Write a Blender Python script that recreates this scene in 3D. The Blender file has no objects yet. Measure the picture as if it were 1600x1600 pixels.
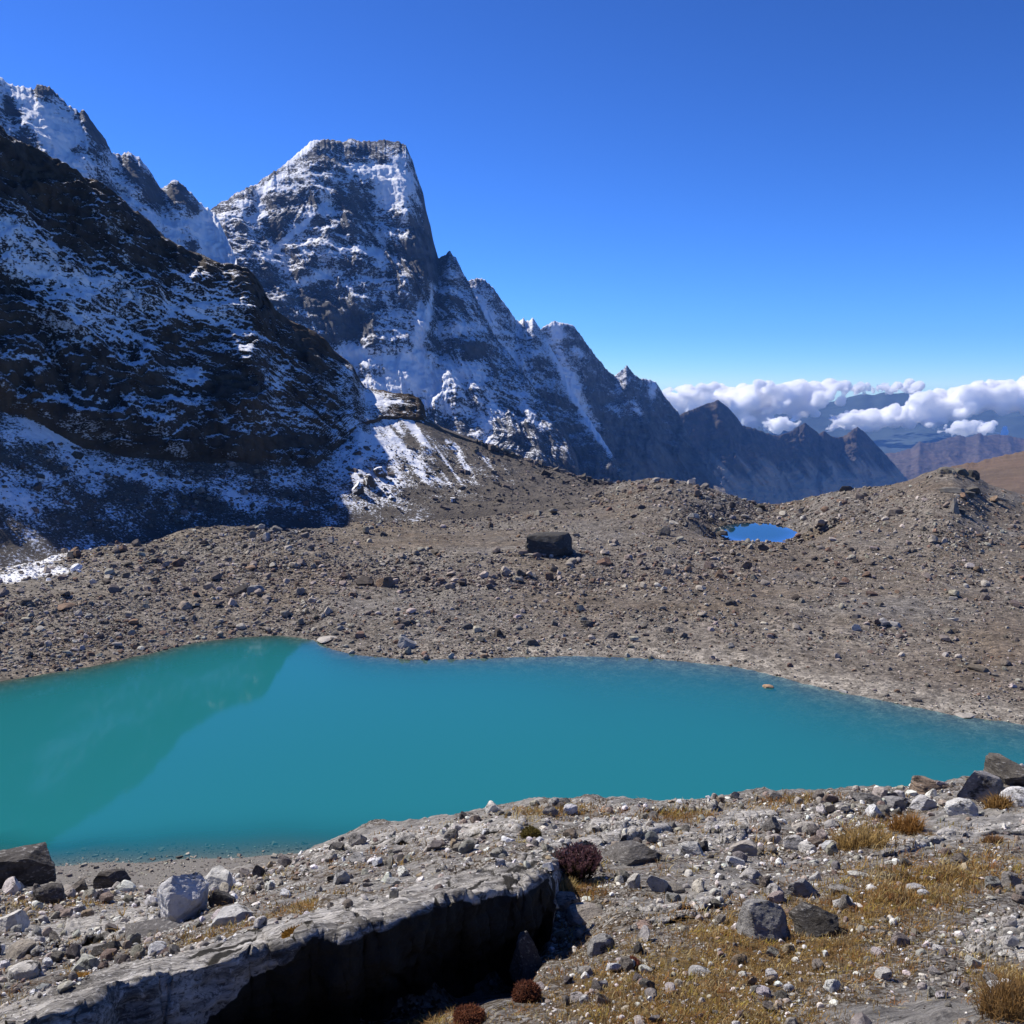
import bpy, math, time
import numpy as np
from mathutils import Vector
T0 = time.time()
rng = np.random.default_rng(7)
R = math.radians
scene = bpy.context.scene
col = scene.collection

# ------------------------------------------------------------------ camera
FOV = 55.0
F = 800 / math.tan(R(FOV / 2))
PITCH = math.atan(200 / F)
cam_d = bpy.data.cameras.new('camera')
cam = bpy.data.objects.new('camera', cam_d)
col.objects.link(cam)
cam_d.angle = R(FOV)
cam_d.clip_start = 0.05
cam_d.clip_end = 200000
cam.location = (0, 0, 0)
cam.rotation_euler = (R(90) - PITCH, 0, 0)
scene.camera = cam

# ------------------------------------------------------------------ world, sun, exposure
SUN_AZ, SUN_EL = R(-62), R(47.5)
w = bpy.data.worlds.new('World')
scene.world = w
w.use_nodes = True
nt = w.node_tree
sky = nt.nodes.new('ShaderNodeTexSky')
sky.sky_type = 'NISHITA'
sky.sun_disc = False
sky.sun_elevation = SUN_EL
sky.sun_rotation = SUN_AZ
sky.altitude = 8000
sky.air_density = 2.0
sky.dust_density = 0.0
sky.ozone_density = 10.0
bg = nt.nodes['Background']
bg.inputs['Strength'].default_value = 0.15
hsv = nt.nodes.new('ShaderNodeHueSaturation')
hsv.inputs['Saturation'].default_value = 1.0
SKY_GAMMA, SKY_GAIN = 1.5, 0.93
sm1 = nt.nodes.new('ShaderNodeVectorMath'); sm1.operation = 'SCALE'; sm1.inputs['Scale'].default_value = 0.15
gm = nt.nodes.new('ShaderNodeGamma'); gm.inputs['Gamma'].default_value = SKY_GAMMA
sm2 = nt.nodes.new('ShaderNodeVectorMath'); sm2.operation = 'SCALE'; sm2.inputs['Scale'].default_value = SKY_GAIN / 0.15
nt.links.new(sky.outputs[0], sm1.inputs[0])
nt.links.new(sm1.outputs[0], gm.inputs['Color'])
nt.links.new(gm.outputs[0], sm2.inputs[0])
nt.links.new(sm2.outputs[0], hsv.inputs['Color'])
nt.links.new(hsv.outputs[0], bg.inputs['Color'])

sun_d = bpy.data.lights.new('sun', 'SUN')
sun_d.energy = 5.0
sun_d.angle = R(0.53)
sun_d.color = (1.0, 0.935, 0.845)
sun = bpy.data.objects.new('sun', sun_d)
col.objects.link(sun)
SV = Vector((math.sin(SUN_AZ) * math.cos(SUN_EL), math.cos(SUN_AZ) * math.cos(SUN_EL), math.sin(SUN_EL)))
sun.rotation_euler = SV.to_track_quat('Z', 'Y').to_euler()
sun.location = (0, 0, 50)

vs = scene.view_settings
vs.view_transform = 'Standard'
vs.look = 'None'
vs.exposure = 0.38
vs.gamma = 1.0
vs.use_curve_mapping = False
cy = scene.cycles
cy.max_bounces = 48
cy.diffuse_bounces = 3
cy.glossy_bounces = 3
cy.transparent_max_bounces = 8
cy.volume_bounces = 44
cy.use_denoising = True
cy.caustics_reflective = False
cy.caustics_refractive = False

# ------------------------------------------------------------------ projection helpers (photo pixels -> rays)
def px2ae(px, py):
    u = (np.asarray(px, float) - 800) / F
    v = (800 - np.asarray(py, float)) / F
    cp, sp = math.cos(PITCH), math.sin(PITCH)
    x = u
    y = cp + v * sp
    z = -sp + v * cp
    return np.arctan2(x, y), z / np.hypot(x, y)          # azimuth, tan(elevation)

def xyz2px(P):
    cp, sp = math.cos(PITCH), math.sin(PITCH)
    fy = P[..., 1] * cp - P[..., 2] * sp
    uy = P[..., 1] * sp + P[..., 2] * cp
    fy = np.where(fy > 1e-3, fy, 1e-3)
    return 800 + F * P[..., 0] / fy, 800 - F * uy / fy

def at(px, py, d):
    a, e = px2ae(px, py)
    return np.array([d * math.sin(a), d * math.cos(a), d * e])

# ------------------------------------------------------------------ noise
_P = rng.permutation(256).astype(np.int32)
_P = np.concatenate([_P, _P])
_G = rng.normal(size=(256, 3)).astype(np.float32)
_G /= np.linalg.norm(_G, axis=1)[:, None]

def noise3(x, y, z):
    x, y, z = np.broadcast_arrays(np.asarray(x, np.float32), np.asarray(y, np.float32), np.asarray(z, np.float32))
    xi, yi, zi = np.floor(x), np.floor(y), np.floor(z)
    xf, yf, zf = x - xi, y - yi, z - zi
    X, Y, Z = (xi.astype(np.int32) & 255), (yi.astype(np.int32) & 255), (zi.astype(np.int32) & 255)
    fu, fv, fw = [t * t * t * (t * (t * 6 - 15) + 10) for t in (xf, yf, zf)]
    def g(dx, dy, dz):
        h = _P[_P[_P[(X + dx) & 255] + ((Y + dy) & 255)] + ((Z + dz) & 255)]
        G = _G[h]
        return G[..., 0] * (xf - dx) + G[..., 1] * (yf - dy) + G[..., 2] * (zf - dz)
    def L(a, b, t): return a + t * (b - a)
    return 1.6 * L(L(L(g(0,0,0), g(1,0,0), fu), L(g(0,1,0), g(1,1,0), fu), fv),
                   L(L(g(0,0,1), g(1,0,1), fu), L(g(0,1,1), g(1,1,1), fu), fv), fw)

def fbm(x, y, z=0.0, s=1.0, o=5, gain=0.5, lac=2.03, ridged=False):
    t, a, n = 0, 1.0, 0
    x, y, z = np.asarray(x) / s, np.asarray(y) / s, np.asarray(z) / s
    for i in range(o):
        v = noise3(x + 17.3 * i, y + 5.1 * i, z + 31.7 * i)
        if ridged: v = 1 - 2 * np.abs(v)
        t = t + a * v
        n += a
        a *= gain
        x, y, z = x * lac, y * lac, z * lac
    return t / n

def sstep(a, b, x):
    t = np.clip((np.asarray(x) - a) / (b - a), 0, 1)
    return t * t * (3 - 2 * t)

# ------------------------------------------------------------------ mesh helpers
def set_attr(me, name, arr):
    at_ = me.attributes.new(name, 'FLOAT', 'POINT')
    at_.data.foreach_set('value', np.asarray(arr, np.float32).ravel())

def set_col(me, name, arr):
    a = me.color_attributes.new(name, 'FLOAT_COLOR', 'POINT')
    c = np.ones((len(arr), 4), np.float32)
    c[:, :3] = arr
    a.data.foreach_set('color', c.ravel())

def mesh_arrays(name, V, Fc, smooth=True):
    """V (n,3), Fc (m,k) with constant k"""
    me = bpy.data.meshes.new(name)
    V = np.asarray(V, np.float32)
    Fc = np.asarray(Fc, np.int32)
    k = Fc.shape[1]
    me.vertices.add(len(V))
    me.vertices.foreach_set('co', V.ravel())
    me.loops.add(Fc.size)
    me.loops.foreach_set('vertex_index', Fc.ravel())
    me.polygons.add(len(Fc))
    me.polygons.foreach_set('loop_start', np.arange(0, Fc.size, k, dtype=np.int32))
    me.polygons.foreach_set('loop_total', np.full(len(Fc), k, np.int32))
    me.polygons.foreach_set('use_smooth', np.full(len(Fc), smooth))
    me.update(calc_edges=True)
    return me

def grid_faces(r, c, flip=False):
    i = np.arange(r - 1)[:, None] * c + np.arange(c - 1)[None, :]
    i = i.ravel()
    f = np.stack([i, i + 1, i + c + 1, i + c], 1)
    return f[:, ::-1] if flip else f

def link(name, me, mat=None, parent=None):
    o = bpy.data.objects.new(name, me)
    col.objects.link(o)
    if mat is not None and not me.materials: me.materials.append(mat)
    if parent is not None: o.parent = parent
    return o

def tag(o, label=None, cat=None, group=None, kind=None):
    if label: o['label'] = label
    if cat: o['category'] = cat
    if group: o['group'] = group
    if kind: o['kind'] = kind
    return o

def grid_normals(P):
    dr = np.gradient(P, axis=0)
    dc = np.gradient(P, axis=1)
    n = np.cross(dc, dr)
    n /= np.linalg.norm(n, axis=-1, keepdims=True) + 1e-9
    return n

# ------------------------------------------------------------------ materials
class NB:
    def __init__(s, name):
        s.m = bpy.data.materials.new(name)
        s.m.use_nodes = True
        s.t = s.m.node_tree
        s.b = s.t.nodes['Principled BSDF']
        s.b.inputs['Roughness'].default_value = 0.9
        s.b.inputs['Specular IOR Level'].default_value = 0.25
    def n(s, ty): return s.t.nodes.new(ty)
    def put(s, sock, v):
        if isinstance(v, bpy.types.NodeSocket): s.t.links.new(v, sock)
        elif v is not None:
            if isinstance(v, (tuple, list)) and len(v) == 3 and sock.type == 'RGBA': v = (*v, 1)
            sock.default_value = v
    def attr(s, name, out='Fac'):
        a = s.n('ShaderNodeAttribute'); a.attribute_name = name
        return a.outputs[out]
    def pos(s): return s.n('ShaderNodeNewGeometry').outputs['Position']
    def obj(s): return s.n('ShaderNodeTexCoord').outputs['Object']
    def mapping(s, v, scale=(1, 1, 1), rot=(0, 0, 0), loc=(0, 0, 0)):
        m = s.n('ShaderNodeMapping')
        s.put(m.inputs['Vector'], v)
        m.inputs['Scale'].default_value = scale
        m.inputs['Rotation'].default_value = rot
        m.inputs['Location'].default_value = loc
        return m.outputs[0]
    def noise(s, v, scale, detail=6, rough=0.6, dist=0.0, out='Fac'):
        x = s.n('ShaderNodeTexNoise')
        s.put(x.inputs['Vector'], v)
        x.inputs['Scale'].default_value = scale
        x.inputs['Detail'].default_value = detail
        x.inputs['Roughness'].default_value = rough
        x.inputs['Distortion'].default_value = dist
        return x.outputs[out]
    def voro(s, v, scale, out='Color', feature='F1'):
        x = s.n('ShaderNodeTexVoronoi')
        x.feature = feature
        s.put(x.inputs['Vector'], v)
        x.inputs['Scale'].default_value = scale
        return x.outputs[out]
    def ramp(s, f, stops):
        r = s.n('ShaderNodeValToRGB')
        s.put(r.inputs[0], f)
        e = r.color_ramp.elements
        while len(e) < len(stops): e.new(0.5)
        for k, (p, c) in enumerate(stops):
            e[k].position = p
            e[k].color = (*c, 1) if isinstance(c, (tuple, list)) else (c, c, c, 1)
        return r.outputs[0]
    def mix(s, f, a, b, mode='MIX'):
        x = s.n('ShaderNodeMix'); x.data_type = 'RGBA'; x.blend_type = mode
        s.put(x.inputs[0], f); s.put(x.inputs[6], a); s.put(x.inputs[7], b)
        return x.outputs[2]
    def math(s, op, a, b=None, c=None):
        x = s.n('ShaderNodeMath'); x.operation = op
        s.put(x.inputs[0], a)
        if b is not None: s.put(x.inputs[1], b)
        if c is not None: s.put(x.inputs[2], c)
        return x.outputs[0]
    def map(s, v, a, b, c=0.0, d=1.0):
        x = s.n('ShaderNodeMapRange'); x.interpolation_type = 'SMOOTHSTEP'
        s.put(x.inputs[0], v)
        for k, q in enumerate((a, b, c, d)): x.inputs[k + 1].default_value = q
        return x.outputs[0]
    def bump(s, h, strength, dist, normal=None):
        x = s.n('ShaderNodeBump')
        x.inputs['Strength'].default_value = strength
        x.inputs['Distance'].default_value = dist
        s.put(x.inputs['Height'], h)
        if normal is not None: s.put(x.inputs['Normal'], normal)
        return x.outputs[0]
    def fin(s, color, normal=None, rough=None):
        s.put(s.b.inputs['Base Color'], color)
        if normal is not None: s.put(s.b.inputs['Normal'], normal)
        if rough is not None: s.put(s.b.inputs['Roughness'], rough)
        return s.m

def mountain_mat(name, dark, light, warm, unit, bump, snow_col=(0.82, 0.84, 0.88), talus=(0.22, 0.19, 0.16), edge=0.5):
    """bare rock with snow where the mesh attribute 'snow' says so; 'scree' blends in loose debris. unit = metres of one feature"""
    b = NB(name)
    p = b.pos()
    n1 = b.noise(b.mapping(p, (1, 1, 1.6)), 1 / unit, 9, 0.65)
    n2 = b.noise(b.mapping(p, (1, 1, 0.25)), 2.3 / unit, 6, 0.6)
    n3 = b.noise(p, 0.23 / unit, 3, 0.5)
    rock = b.mix(b.ramp(n1, [(0.35, 0.0), (0.68, 1.0)]), dark, light)
    rock = b.mix(b.math('MULTIPLY', b.ramp(n3, [(0.48, 0.0), (0.66, 1.0)]), 0.6), rock, warm)
    rock = b.mix(b.ramp(n2, [(0.4, 0.55), (0.62, 0.0)]), rock, dark)
    sc = b.attr('scree')
    rock = b.mix(sc, rock, b.mix(n1, [v * 0.62 for v in talus], [min(1, v * 1.35) for v in talus]))
    fine = b.noise(b.mapping(p, (1, 1, 2.0)), 8.0 / unit, 8, 0.74)
    s = b.math('ADD', b.attr('snow'), b.math('MULTIPLY', b.math('SUBTRACT', fine, 0.5), 2.9))
    s = b.math('ADD', s, b.math('MULTIPLY', b.math('SUBTRACT', n1, 0.5), 1.3))
    sm = b.map(s, 0.5 - 0.16 * edge, 0.5 + 0.16 * edge)
    c = b.mix(sm, rock, snow_col)
    h = b.math('ADD', n1, b.math('MULTIPLY', fine, 0.35))
    h = b.math('MULTIPLY', h, b.math('SUBTRACT', 1.0, b.math('MULTIPLY', sm, 0.75)))
    return b.fin(c, b.bump(h, 0.9, bump))

# ------------------------------------------------------------------ curves -> sheets
def az_axis(n, p0=-60, p1=1660, extra_l=0, extra_r=0, nl=0, nr=0):
    a0, a1 = px2ae(p0, 700)[0], px2ae(p1, 700)[0]
    a = np.linspace(a0, a1, n)
    if nl: a = np.concatenate([np.linspace(a0 - R(extra_l), a0, nl, endpoint=False), a])
    if nr: a = np.concatenate([a, np.linspace(a1, a1 + R(extra_r), nr + 1)[1:]])
    return a

def curve(pts, az):
    """pts: (px, py, d) -> distance and height over the azimuths"""
    p = np.array(pts, float)
    a, e = px2ae(p[:, 0], p[:, 1])
    o = np.argsort(a)
    a, e, d = a[o], e[o], p[o, 2]
    D = np.interp(az, a, d)
    E = np.interp(az, a, e)
    return D, E * D

def lay(az, rows):
    """rows: list of (D, Z, n) ; n steps up to the next row -> grid (r, c, 3) and the row parameter"""
    Ds, Zs, ts = [], [], []
    for k, (D, Z, n) in enumerate(rows):
        if k == len(rows) - 1:
            Ds.append(D); Zs.append(Z); ts.append(float(k))
        else:
            D2, Z2, _ = rows[k + 1]
            for i in range(n):
                t = i / n
                Ds.append(D + (D2 - D) * t); Zs.append(Z + (Z2 - Z) * t); ts.append(k + t)
    D, Z = np.array(Ds), np.array(Zs)
    P = np.stack([D * np.sin(az)[None], D * np.cos(az)[None], Z], -1)
    return P, np.array(ts)

def emit(name, P, mat, attrs=None, flip=False, smooth=True):
    r, c = P.shape[:2]
    me = mesh_arrays(name, P.reshape(-1, 3), grid_faces(r, c, flip), smooth)
    for k, v in (attrs or {}).items(): set_attr(me, k, np.broadcast_to(v, (r, c)))
    return link(name, me, mat)

def blobs(PX, PY, L):
    """soft patches (px, py, rx, ry, angle deg, weight) of a cover that is attached to the surface it falls on"""
    s = np.zeros(PX.shape, np.float32)
    for x, y, rx, ry, an, wgt in L:
        c_, s_ = math.cos(R(an)), math.sin(R(an))
        u = ((PX - x) * c_ + (PY - y) * s_) / rx
        v = (-(PX - x) * s_ + (PY - y) * c_) / ry
        s += wgt * np.exp(-(u * u + v * v) * 1.2)
    return s

# ================================================================== MOUNTAINS
LAKE_Z = -40.0
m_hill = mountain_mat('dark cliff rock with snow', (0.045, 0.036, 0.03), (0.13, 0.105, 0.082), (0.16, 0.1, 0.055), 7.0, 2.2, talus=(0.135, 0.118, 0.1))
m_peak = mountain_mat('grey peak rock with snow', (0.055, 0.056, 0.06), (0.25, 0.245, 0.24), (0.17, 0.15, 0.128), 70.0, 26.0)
m_far = mountain_mat('far ridge rock', (0.05, 0.042, 0.038), (0.15, 0.12, 0.1), (0.16, 0.11, 0.08), 90.0, 22.0, talus=(0.36, 0.31, 0.25))
m_brown = mountain_mat('brown grass hill', (0.11, 0.08, 0.056), (0.18, 0.13, 0.092), (0.19, 0.125, 0.085), 40.0, 8.0)

def ridge_sheet(name, label, mat, n, p0, p1, crest, base, nrow, run=None, rib=100, ribw=260, snowf=None, jag=0.0, back=0.7, seed=0.0, screeline=None, kx=1.0, conc=1.0):
    az = az_axis(n, p0, p1)
    Dc, Zc = curve(crest, az)
    Db, Zb = curve(base, az)
    Db = np.minimum(Db, Dc - 20)
    H = np.maximum(Zc - Zb, 1)
    rows = [(Db - 0.25 * H, Zb - 0.4 * H, 12), (Db, Zb, nrow), (Dc, Zc, 8), (Dc + back * H * 0.5, Zc - 0.5 * H, 3), (Dc + back * 1.6 * H, Zc - 1.4 * H, 1)]
    P, ts = lay(az, rows)
    f = np.clip(ts - 1, 0, 1)[:, None] * np.ones((1, len(az)))       # 0 base .. 1 crest
    if conc != 1.0:                                                  # walls steepen upwards above their scree
        on = ((ts >= 1) & (ts <= 2))[:, None]
        Dn = np.where(on, Db[None] + (Dc - Db)[None] * f ** conc, np.hypot(P[..., 0], P[..., 1]))
        P[..., 0], P[..., 1] = Dn * np.sin(az)[None], Dn * np.cos(az)[None]
    wgt = np.sin(np.clip(f, 0, 1) * np.pi) ** 0.45 * (ts <= 2)[:, None] * (f > 0)
    S = az[None, :] * Dc[None, :].mean()
    x, y, z = P[..., 0], P[..., 1], P[..., 2]
    warp = 0.6 * ribw * fbm(x, y, z + seed, s=ribw * 1.7, o=3)
    ribs = fbm((S * kx + warp + 0.25 * z), 0.22 * z, seed, s=ribw, o=7, gain=0.58, ridged=True)
    rough = fbm(x, y, z * 1.5 + seed, s=ribw * 0.6, o=7, gain=0.62)
    led = fbm(0.25 * x, 0.25 * y, z + 0.3 * warp, s=ribw * 0.35, o=4, gain=0.55)
    disp = rib * (0.9 * ribs + 0.55 * rough + 0.4 * led)
    nrm = np.stack([-np.sin(az), -np.cos(az), 0.25 + 0 * az], -1)[None]
    P = P + nrm * (disp * wgt)[..., None]
    if jag:
        j = fbm(S[0], 0, seed, s=jag * 4, o=5, gain=0.6)
        j = j + 0.8 * np.maximum(fbm(S[0], 3.0, seed, s=jag * 1.6, o=3, ridged=True) - 0.25, 0)
        P[..., 2] += jag * 1.2 * j[None] * sstep(0.8, 1.0, f) * (ts < 2.4)[:, None]
    N = grid_normals(P)
    nz = np.abs(N[..., 2])
    PX, PY = xyz2px(P)
    sn = snowf(PX, PY, nz, f, ribs, led, P) if snowf else np.full(PX.shape, -2.0)
    sc = np.zeros(PX.shape) if screeline is None else screeline(PX, PY, f, ribs)
    o = emit(name, P, mat, {'snow': sn, 'scree': sc})
    tag(o, label, 'mountain', kind='structure')
    return o

def snow_ridge(PX, PY, nz, f, ribs, led, P):
    s = 0.95 + 0.6 * (nz - 0.45) - 0.45 * np.maximum(ribs, 0) + 0.3 * led
    s -= blobs(PX, PY, [(67, 142, 18, 10, 20, 1.0), (150, 205, 14, 34, -35, 0.95), (205, 265, 16, 26, -40, 0.9), (240, 300, 14, 30, -35, 0.95), (280, 305, 22, 20, 20, 1.1), (305, 325, 14, 14, 30, 0.8),
                       (15, 165, 10, 20, -20, 0.8), (35, 215, 16, 14, 30, 0.7), (120, 235, 14, 12, 0, 0.5), (175, 300, 14, 12, 0, 0.6), (300, 385, 12, 12, 30, 0.6)])
    s += blobs(PX, PY, [(100, 230, 26, 70, -40, 0.5), (340, 375, 22, 40, -25, 0.9)])
    return s

ridge_sheet('snow_mountain', 'high snow covered ridge with dark rock teeth behind the shaded cliff', m_peak, 300, -80, 380,
    [(-120, 95, 2500), (0, 122, 2600), (20, 135, 2600), (50, 141, 2600), (57, 134, 2600), (66, 131, 2610), (82, 142, 2620), (98, 158, 2620), (110, 170, 2620), (125, 178, 2620), (133, 175, 2630), (150, 200, 2650), (165, 218, 2660),
     (175, 238, 2660), (190, 245, 2680), (200, 240, 2680), (215, 245, 2690), (230, 262, 2700), (242, 281, 2700), (252, 296, 2700), (262, 290, 2710), (273, 283, 2720), (290, 292, 2720), (305, 310, 2730), (320, 325, 2740), (333, 331, 2740), (345, 350, 2700), (356, 375, 2650), (375, 420, 2550), (400, 470, 2500)],
    [(-120, 420, 2050), (0, 420, 2100), (200, 500, 2200), (400, 600, 2300)], 190, rib=60, ribw=150, snowf=snow_ridge, jag=9, seed=3.3)

def snow_peak(PX, PY, nz, f, ribs, led, P):
    flut = fbm(P[..., 0], P[..., 1], P[..., 2] * 0.16, s=34, o=4, gain=0.6)
    s = 0.60 + 0.6 * (nz - 0.42) - 0.3 * ribs + 0.38 * led + 0.5 * flut - 0.22 * sstep(0.84, 0.99, f)
    s += blobs(PX, PY, [(620, 285, 34, 42, 15, 0.85), (565, 262, 26, 10, 0, 0.6), (480, 230, 40, 6, -38, 0.9), (420, 290, 46, 7, -36, 0.7), (500, 305, 40, 10, 25, 0.4), (508, 332, 24, 9, 0, 0.55),
        (450, 372, 60, 5, -42, 0.9), (500, 430, 40, 9, -12, 0.7), (465, 445, 28, 7, -15, 0.5), (560, 552, 50, 14, 5, 0.9), (640, 575, 45, 34, 20, 0.7), (655, 530, 7, 75, 4, 1.0), (672, 480, 6, 40, 8, 0.8), (720, 515, 40, 12, -5, 0.6),
        (735, 580, 26, 20, 30, 0.7), (610, 600, 40, 16, 0, 0.5), (700, 640, 30, 12, 10, 0.6), (765, 655, 8, 40, 12, 0.6), (585, 392, 16, 8, 20, 0.5), (560, 390, 20, 8, 20, 0.4), (690, 600, 26, 40, 20, 0.4), (405, 345, 12, 30, 20, 0.3)])
    s -= blobs(PX, PY, [(560, 310, 30, 40, 0, 0.35), (665, 400, 22, 60, -8, 0.55), (500, 480, 70, 40, 10, 0.45), (540, 510, 40, 30, 0, 0.4), (430, 340, 30, 30, 0, 0.4), (740, 545, 22, 12, 0, 0.6), (640, 420, 30, 50, 0, 0.3), (690, 340, 20, 70, -8, 0.4)])
    s -= sstep(600, 740, PY) * 0.45
    return s

ridge_sheet('peak_mountain', 'blunt square topped rock peak streaked with snow', m_peak, 430, 325, 912,
    [(300, 345, 3000), (325, 333, 3080), (333, 327, 3100), (345, 318, 3120), (370, 303, 3150), (382, 297, 3160), (400, 288, 3200), (430, 268, 3230), (455, 250, 3260), (470, 235, 3280), (490, 222, 3300), (510, 218, 3320), (530, 222, 3340), (548, 218, 3350), (575, 223, 3370), (600, 220, 3380), (620, 223, 3390), (634, 229, 3390),
     (645, 252, 3380), (652, 277, 3370), (662, 305, 3360), (665, 327, 3350), (672, 350, 3340), (678, 380, 3320), (685, 406, 3310), (695, 400, 3290), (702, 393, 3290), (712, 405, 3280), (722, 425, 3260), (735, 450, 3230), (748, 475, 3200), (770, 520, 3150), (800, 560, 3080), (830, 600, 3000), (860, 640, 2930), (885, 680, 2860), (900, 712, 2800), (908, 750, 2750), (930, 790, 2700)],
    [(300, 500, 2600), (400, 640, 2480), (560, 760, 2480), (700, 770, 2450), (800, 775, 2450), (860, 790, 2450), (930, 830, 2450)], 270, rib=80, ribw=230, snowf=snow_peak, jag=8, seed=11.7)

def snow_mid(PX, PY, nz, f, ribs, led, P):
    s = 0.66 + 0.8 * (nz - 0.45) - 0.32 * ribs + 0.3 * led - sstep(580, 740, PY) * 0.65
    s += blobs(PX, PY, [(880, 560, 12, 60, -20, 0.7), (905, 620, 10, 60, -28, 0.9), (930, 670, 6, 50, -32, 0.9), (760, 500, 16, 40, -20, 0.4), (800, 570, 24, 40, -20, 0.5), (820, 640, 30, 20, 0, 0.4)])
    return s

ridge_sheet('notched_mountain', 'snow streaked rock ridge with twin small needles right of the peak', m_peak, 240, 680, 1000,
    [(660, 440, 4100), (690, 436, 4200), (712, 442, 4250), (733, 439, 4300), (748, 436, 4320), (757, 437, 4340), (770, 450, 4360), (785, 470, 4400), (800, 491, 4430), (806, 500, 4440), (812, 503, 4440), (818, 497, 4450), (822, 503, 4450), (827, 501, 4450), (832, 496, 4460), (838, 507, 4450), (848, 520, 4450), (870, 560, 4400), (890, 605, 4330), (920, 655, 4230), (950, 700, 4120), (985, 755, 4000), (1010, 790, 3950)],
    [(660, 700, 3750), (800, 770, 3750), (900, 790, 3750), (1010, 830, 3650)], 200, rib=75, ribw=220, snowf=snow_mid, jag=8, seed=21.1)

def snow_r3(PX, PY, nz, f, ribs, led, P):
    s = 0.56 + 0.7 * (nz - 0.45) - 0.32 * ribs + 0.25 * led - sstep(570, 720, PY) * 0.85
    s += blobs(PX, PY, [(868, 520, 12, 16, 0, 0.7), (905, 560, 14, 40, -30, 0.3), (895, 600, 12, 50, -24, 0.8), (930, 660, 8, 50, -34, 0.8), (995, 640, 10, 16, -30, 0.9), (1020, 615, 8, 20, 0, 0.6), (960, 640, 16, 30, -35, 0.3)])
    return s

ridge_sheet('sawtooth_mountain', 'jagged rock ridge stepping down with thin snow in its gullies', m_peak, 260, 838, 1150,
    [(815, 560, 5000), (835, 530, 5050), (846, 514, 5100), (855, 507, 5120), (865, 503, 5140), (880, 505, 5160), (897, 510, 5200), (910, 528, 5250), (930, 556, 5350), (950, 580, 5450), (960, 588, 5500), (968, 582, 5520), (975, 576, 5540), (980, 571, 5560), (990, 585, 5600), (1000, 592, 5640), (1010, 592, 5680), (1025, 597, 5720), (1035, 615, 5750), (1048, 632, 5780), (1060, 645, 5800), (1080, 690, 5700), (1110, 735, 5500), (1140, 775, 5300), (1160, 800, 5250)],
    [(815, 770, 4450), (950, 800, 4650), (1050, 815, 4850), (1160, 835, 4850)], 180, conc=0.6, rib=80, ribw=230, snowf=snow_r3, jag=9, seed=31.9,
    screeline=lambda PX, PY, f, ribs: sstep(0.4, 0.8, (PY - 670) / 95 + 0.75 * fbm((PX - 0.8 * PY), 0.18 * PY, 4.7, s=20, o=4)))

ridge_sheet('brown_mountain', 'long brown ridge with pointed tops in shade, its pale scree fans also painting in grazing sunlight', m_far, 330, 1000, 1440,
    [(960, 720, 7000), (1000, 690, 7100), (1030, 668, 7200), (1060, 650, 7300), (1070, 645, 7350), (1090, 637, 7450), (1110, 630, 7550), (1122, 626, 7600), (1135, 635, 7650), (1150, 651, 7700), (1160, 666, 7750), (1180, 670, 7900), (1205, 680, 8100), (1218, 681, 8200), (1235, 675, 8350), (1248, 667, 8450), (1258, 661, 8500), (1270, 670, 8600), (1280, 678, 8700), (1288, 674, 8750), (1300, 682, 8850), (1308, 685, 8900), (1318, 682, 9000), (1330, 674, 9050), (1340, 667, 9100), (1350, 675, 9150), (1360, 686, 9200), (1385, 712, 9300), (1410, 740, 9300), (1430, 765, 9200), (1460, 800, 9100)],
    [(960, 830, 6150), (1100, 830, 6400), (1200, 830, 6850), (1340, 822, 8050), (1460, 840, 8400)], 200, rib=150, ribw=430, conc=0.55, jag=13, seed=43.2,
    screeline=lambda PX, PY, f, ribs: sstep(0.35, 0.75, (PY - 690) / 85 + 0.75 * fbm((PX - 0.8 * PY), 0.18 * PY, 1.7, s=20, o=4)))  # scree fans; their pale streaks also paint in grazing sunlight

ridge_sheet('blue_hills', 'low dark blue hills far away below the clouds', m_far, 200, 1330, 1740,
    [(1300, 735, 12500), (1380, 709, 13000), (1400, 708, 13000), (1425, 700, 13200), (1432, 694, 13200), (1437, 689, 13200), (1443, 693, 13200), (1460, 692, 13400), (1480, 685, 13600), (1500, 680, 13800), (1510, 684, 13800), (1522, 681, 13900), (1530, 676, 14000), (1538, 681, 14000), (1555, 679, 14200), (1570, 680, 14300), (1600, 686, 14500), (1650, 676, 14600), (1760, 690, 15000)],
    [(1300, 790, 11000), (1400, 775, 11200), (1600, 775, 12000), (1760, 780, 12000)], 90, rib=180, ribw=700, jag=14, seed=55.0)

ridge_sheet('brown_hill', 'rounded brown grassy slope at the right edge beyond the knoll', m_brown, 120, 1400, 1760,
    [(1380, 775, 1300), (1440, 748, 1400), (1470, 735, 1450), (1490, 729, 1480), (1510, 725, 1500), (1530, 722, 1520), (1560, 714, 1560), (1600, 705, 1600), (1650, 694, 1650), (1780, 665, 1750)],
    [(1380, 830, 900), (1600, 830, 900), (1780, 830, 900)], 70, rib=14, ribw=120, jag=2, seed=61.0)

# valley floor far below, all the way out
az = az_axis(120, -200, 1800, 25, 25, 12, 12)
rows = []
for d, z, n in [(420, -90, 4), (700, -170, 6), (2000, -480, 8), (5000, -1050, 8), (8000, -1350, 8), (12000, -1500, 6), (15500, -1600, 1)]:
    rows.append((np.full(len(az), float(d)), np.full(len(az), float(z)), n))
P, ts = lay(az, rows)
P[..., 2] += 40 * fbm(P[..., 0], P[..., 1], 0, s=1500, o=5) * sstep(800, 3000, np.hypot(P[..., 0], P[..., 1]))
o = emit('valley_ground', P, m_far, {'snow': np.full(P.shape[:2], -2.0), 'scree': np.full(P.shape[:2], 0.6)})
tag(o, 'deep valley ground between the ridges', kind='structure')

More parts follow.
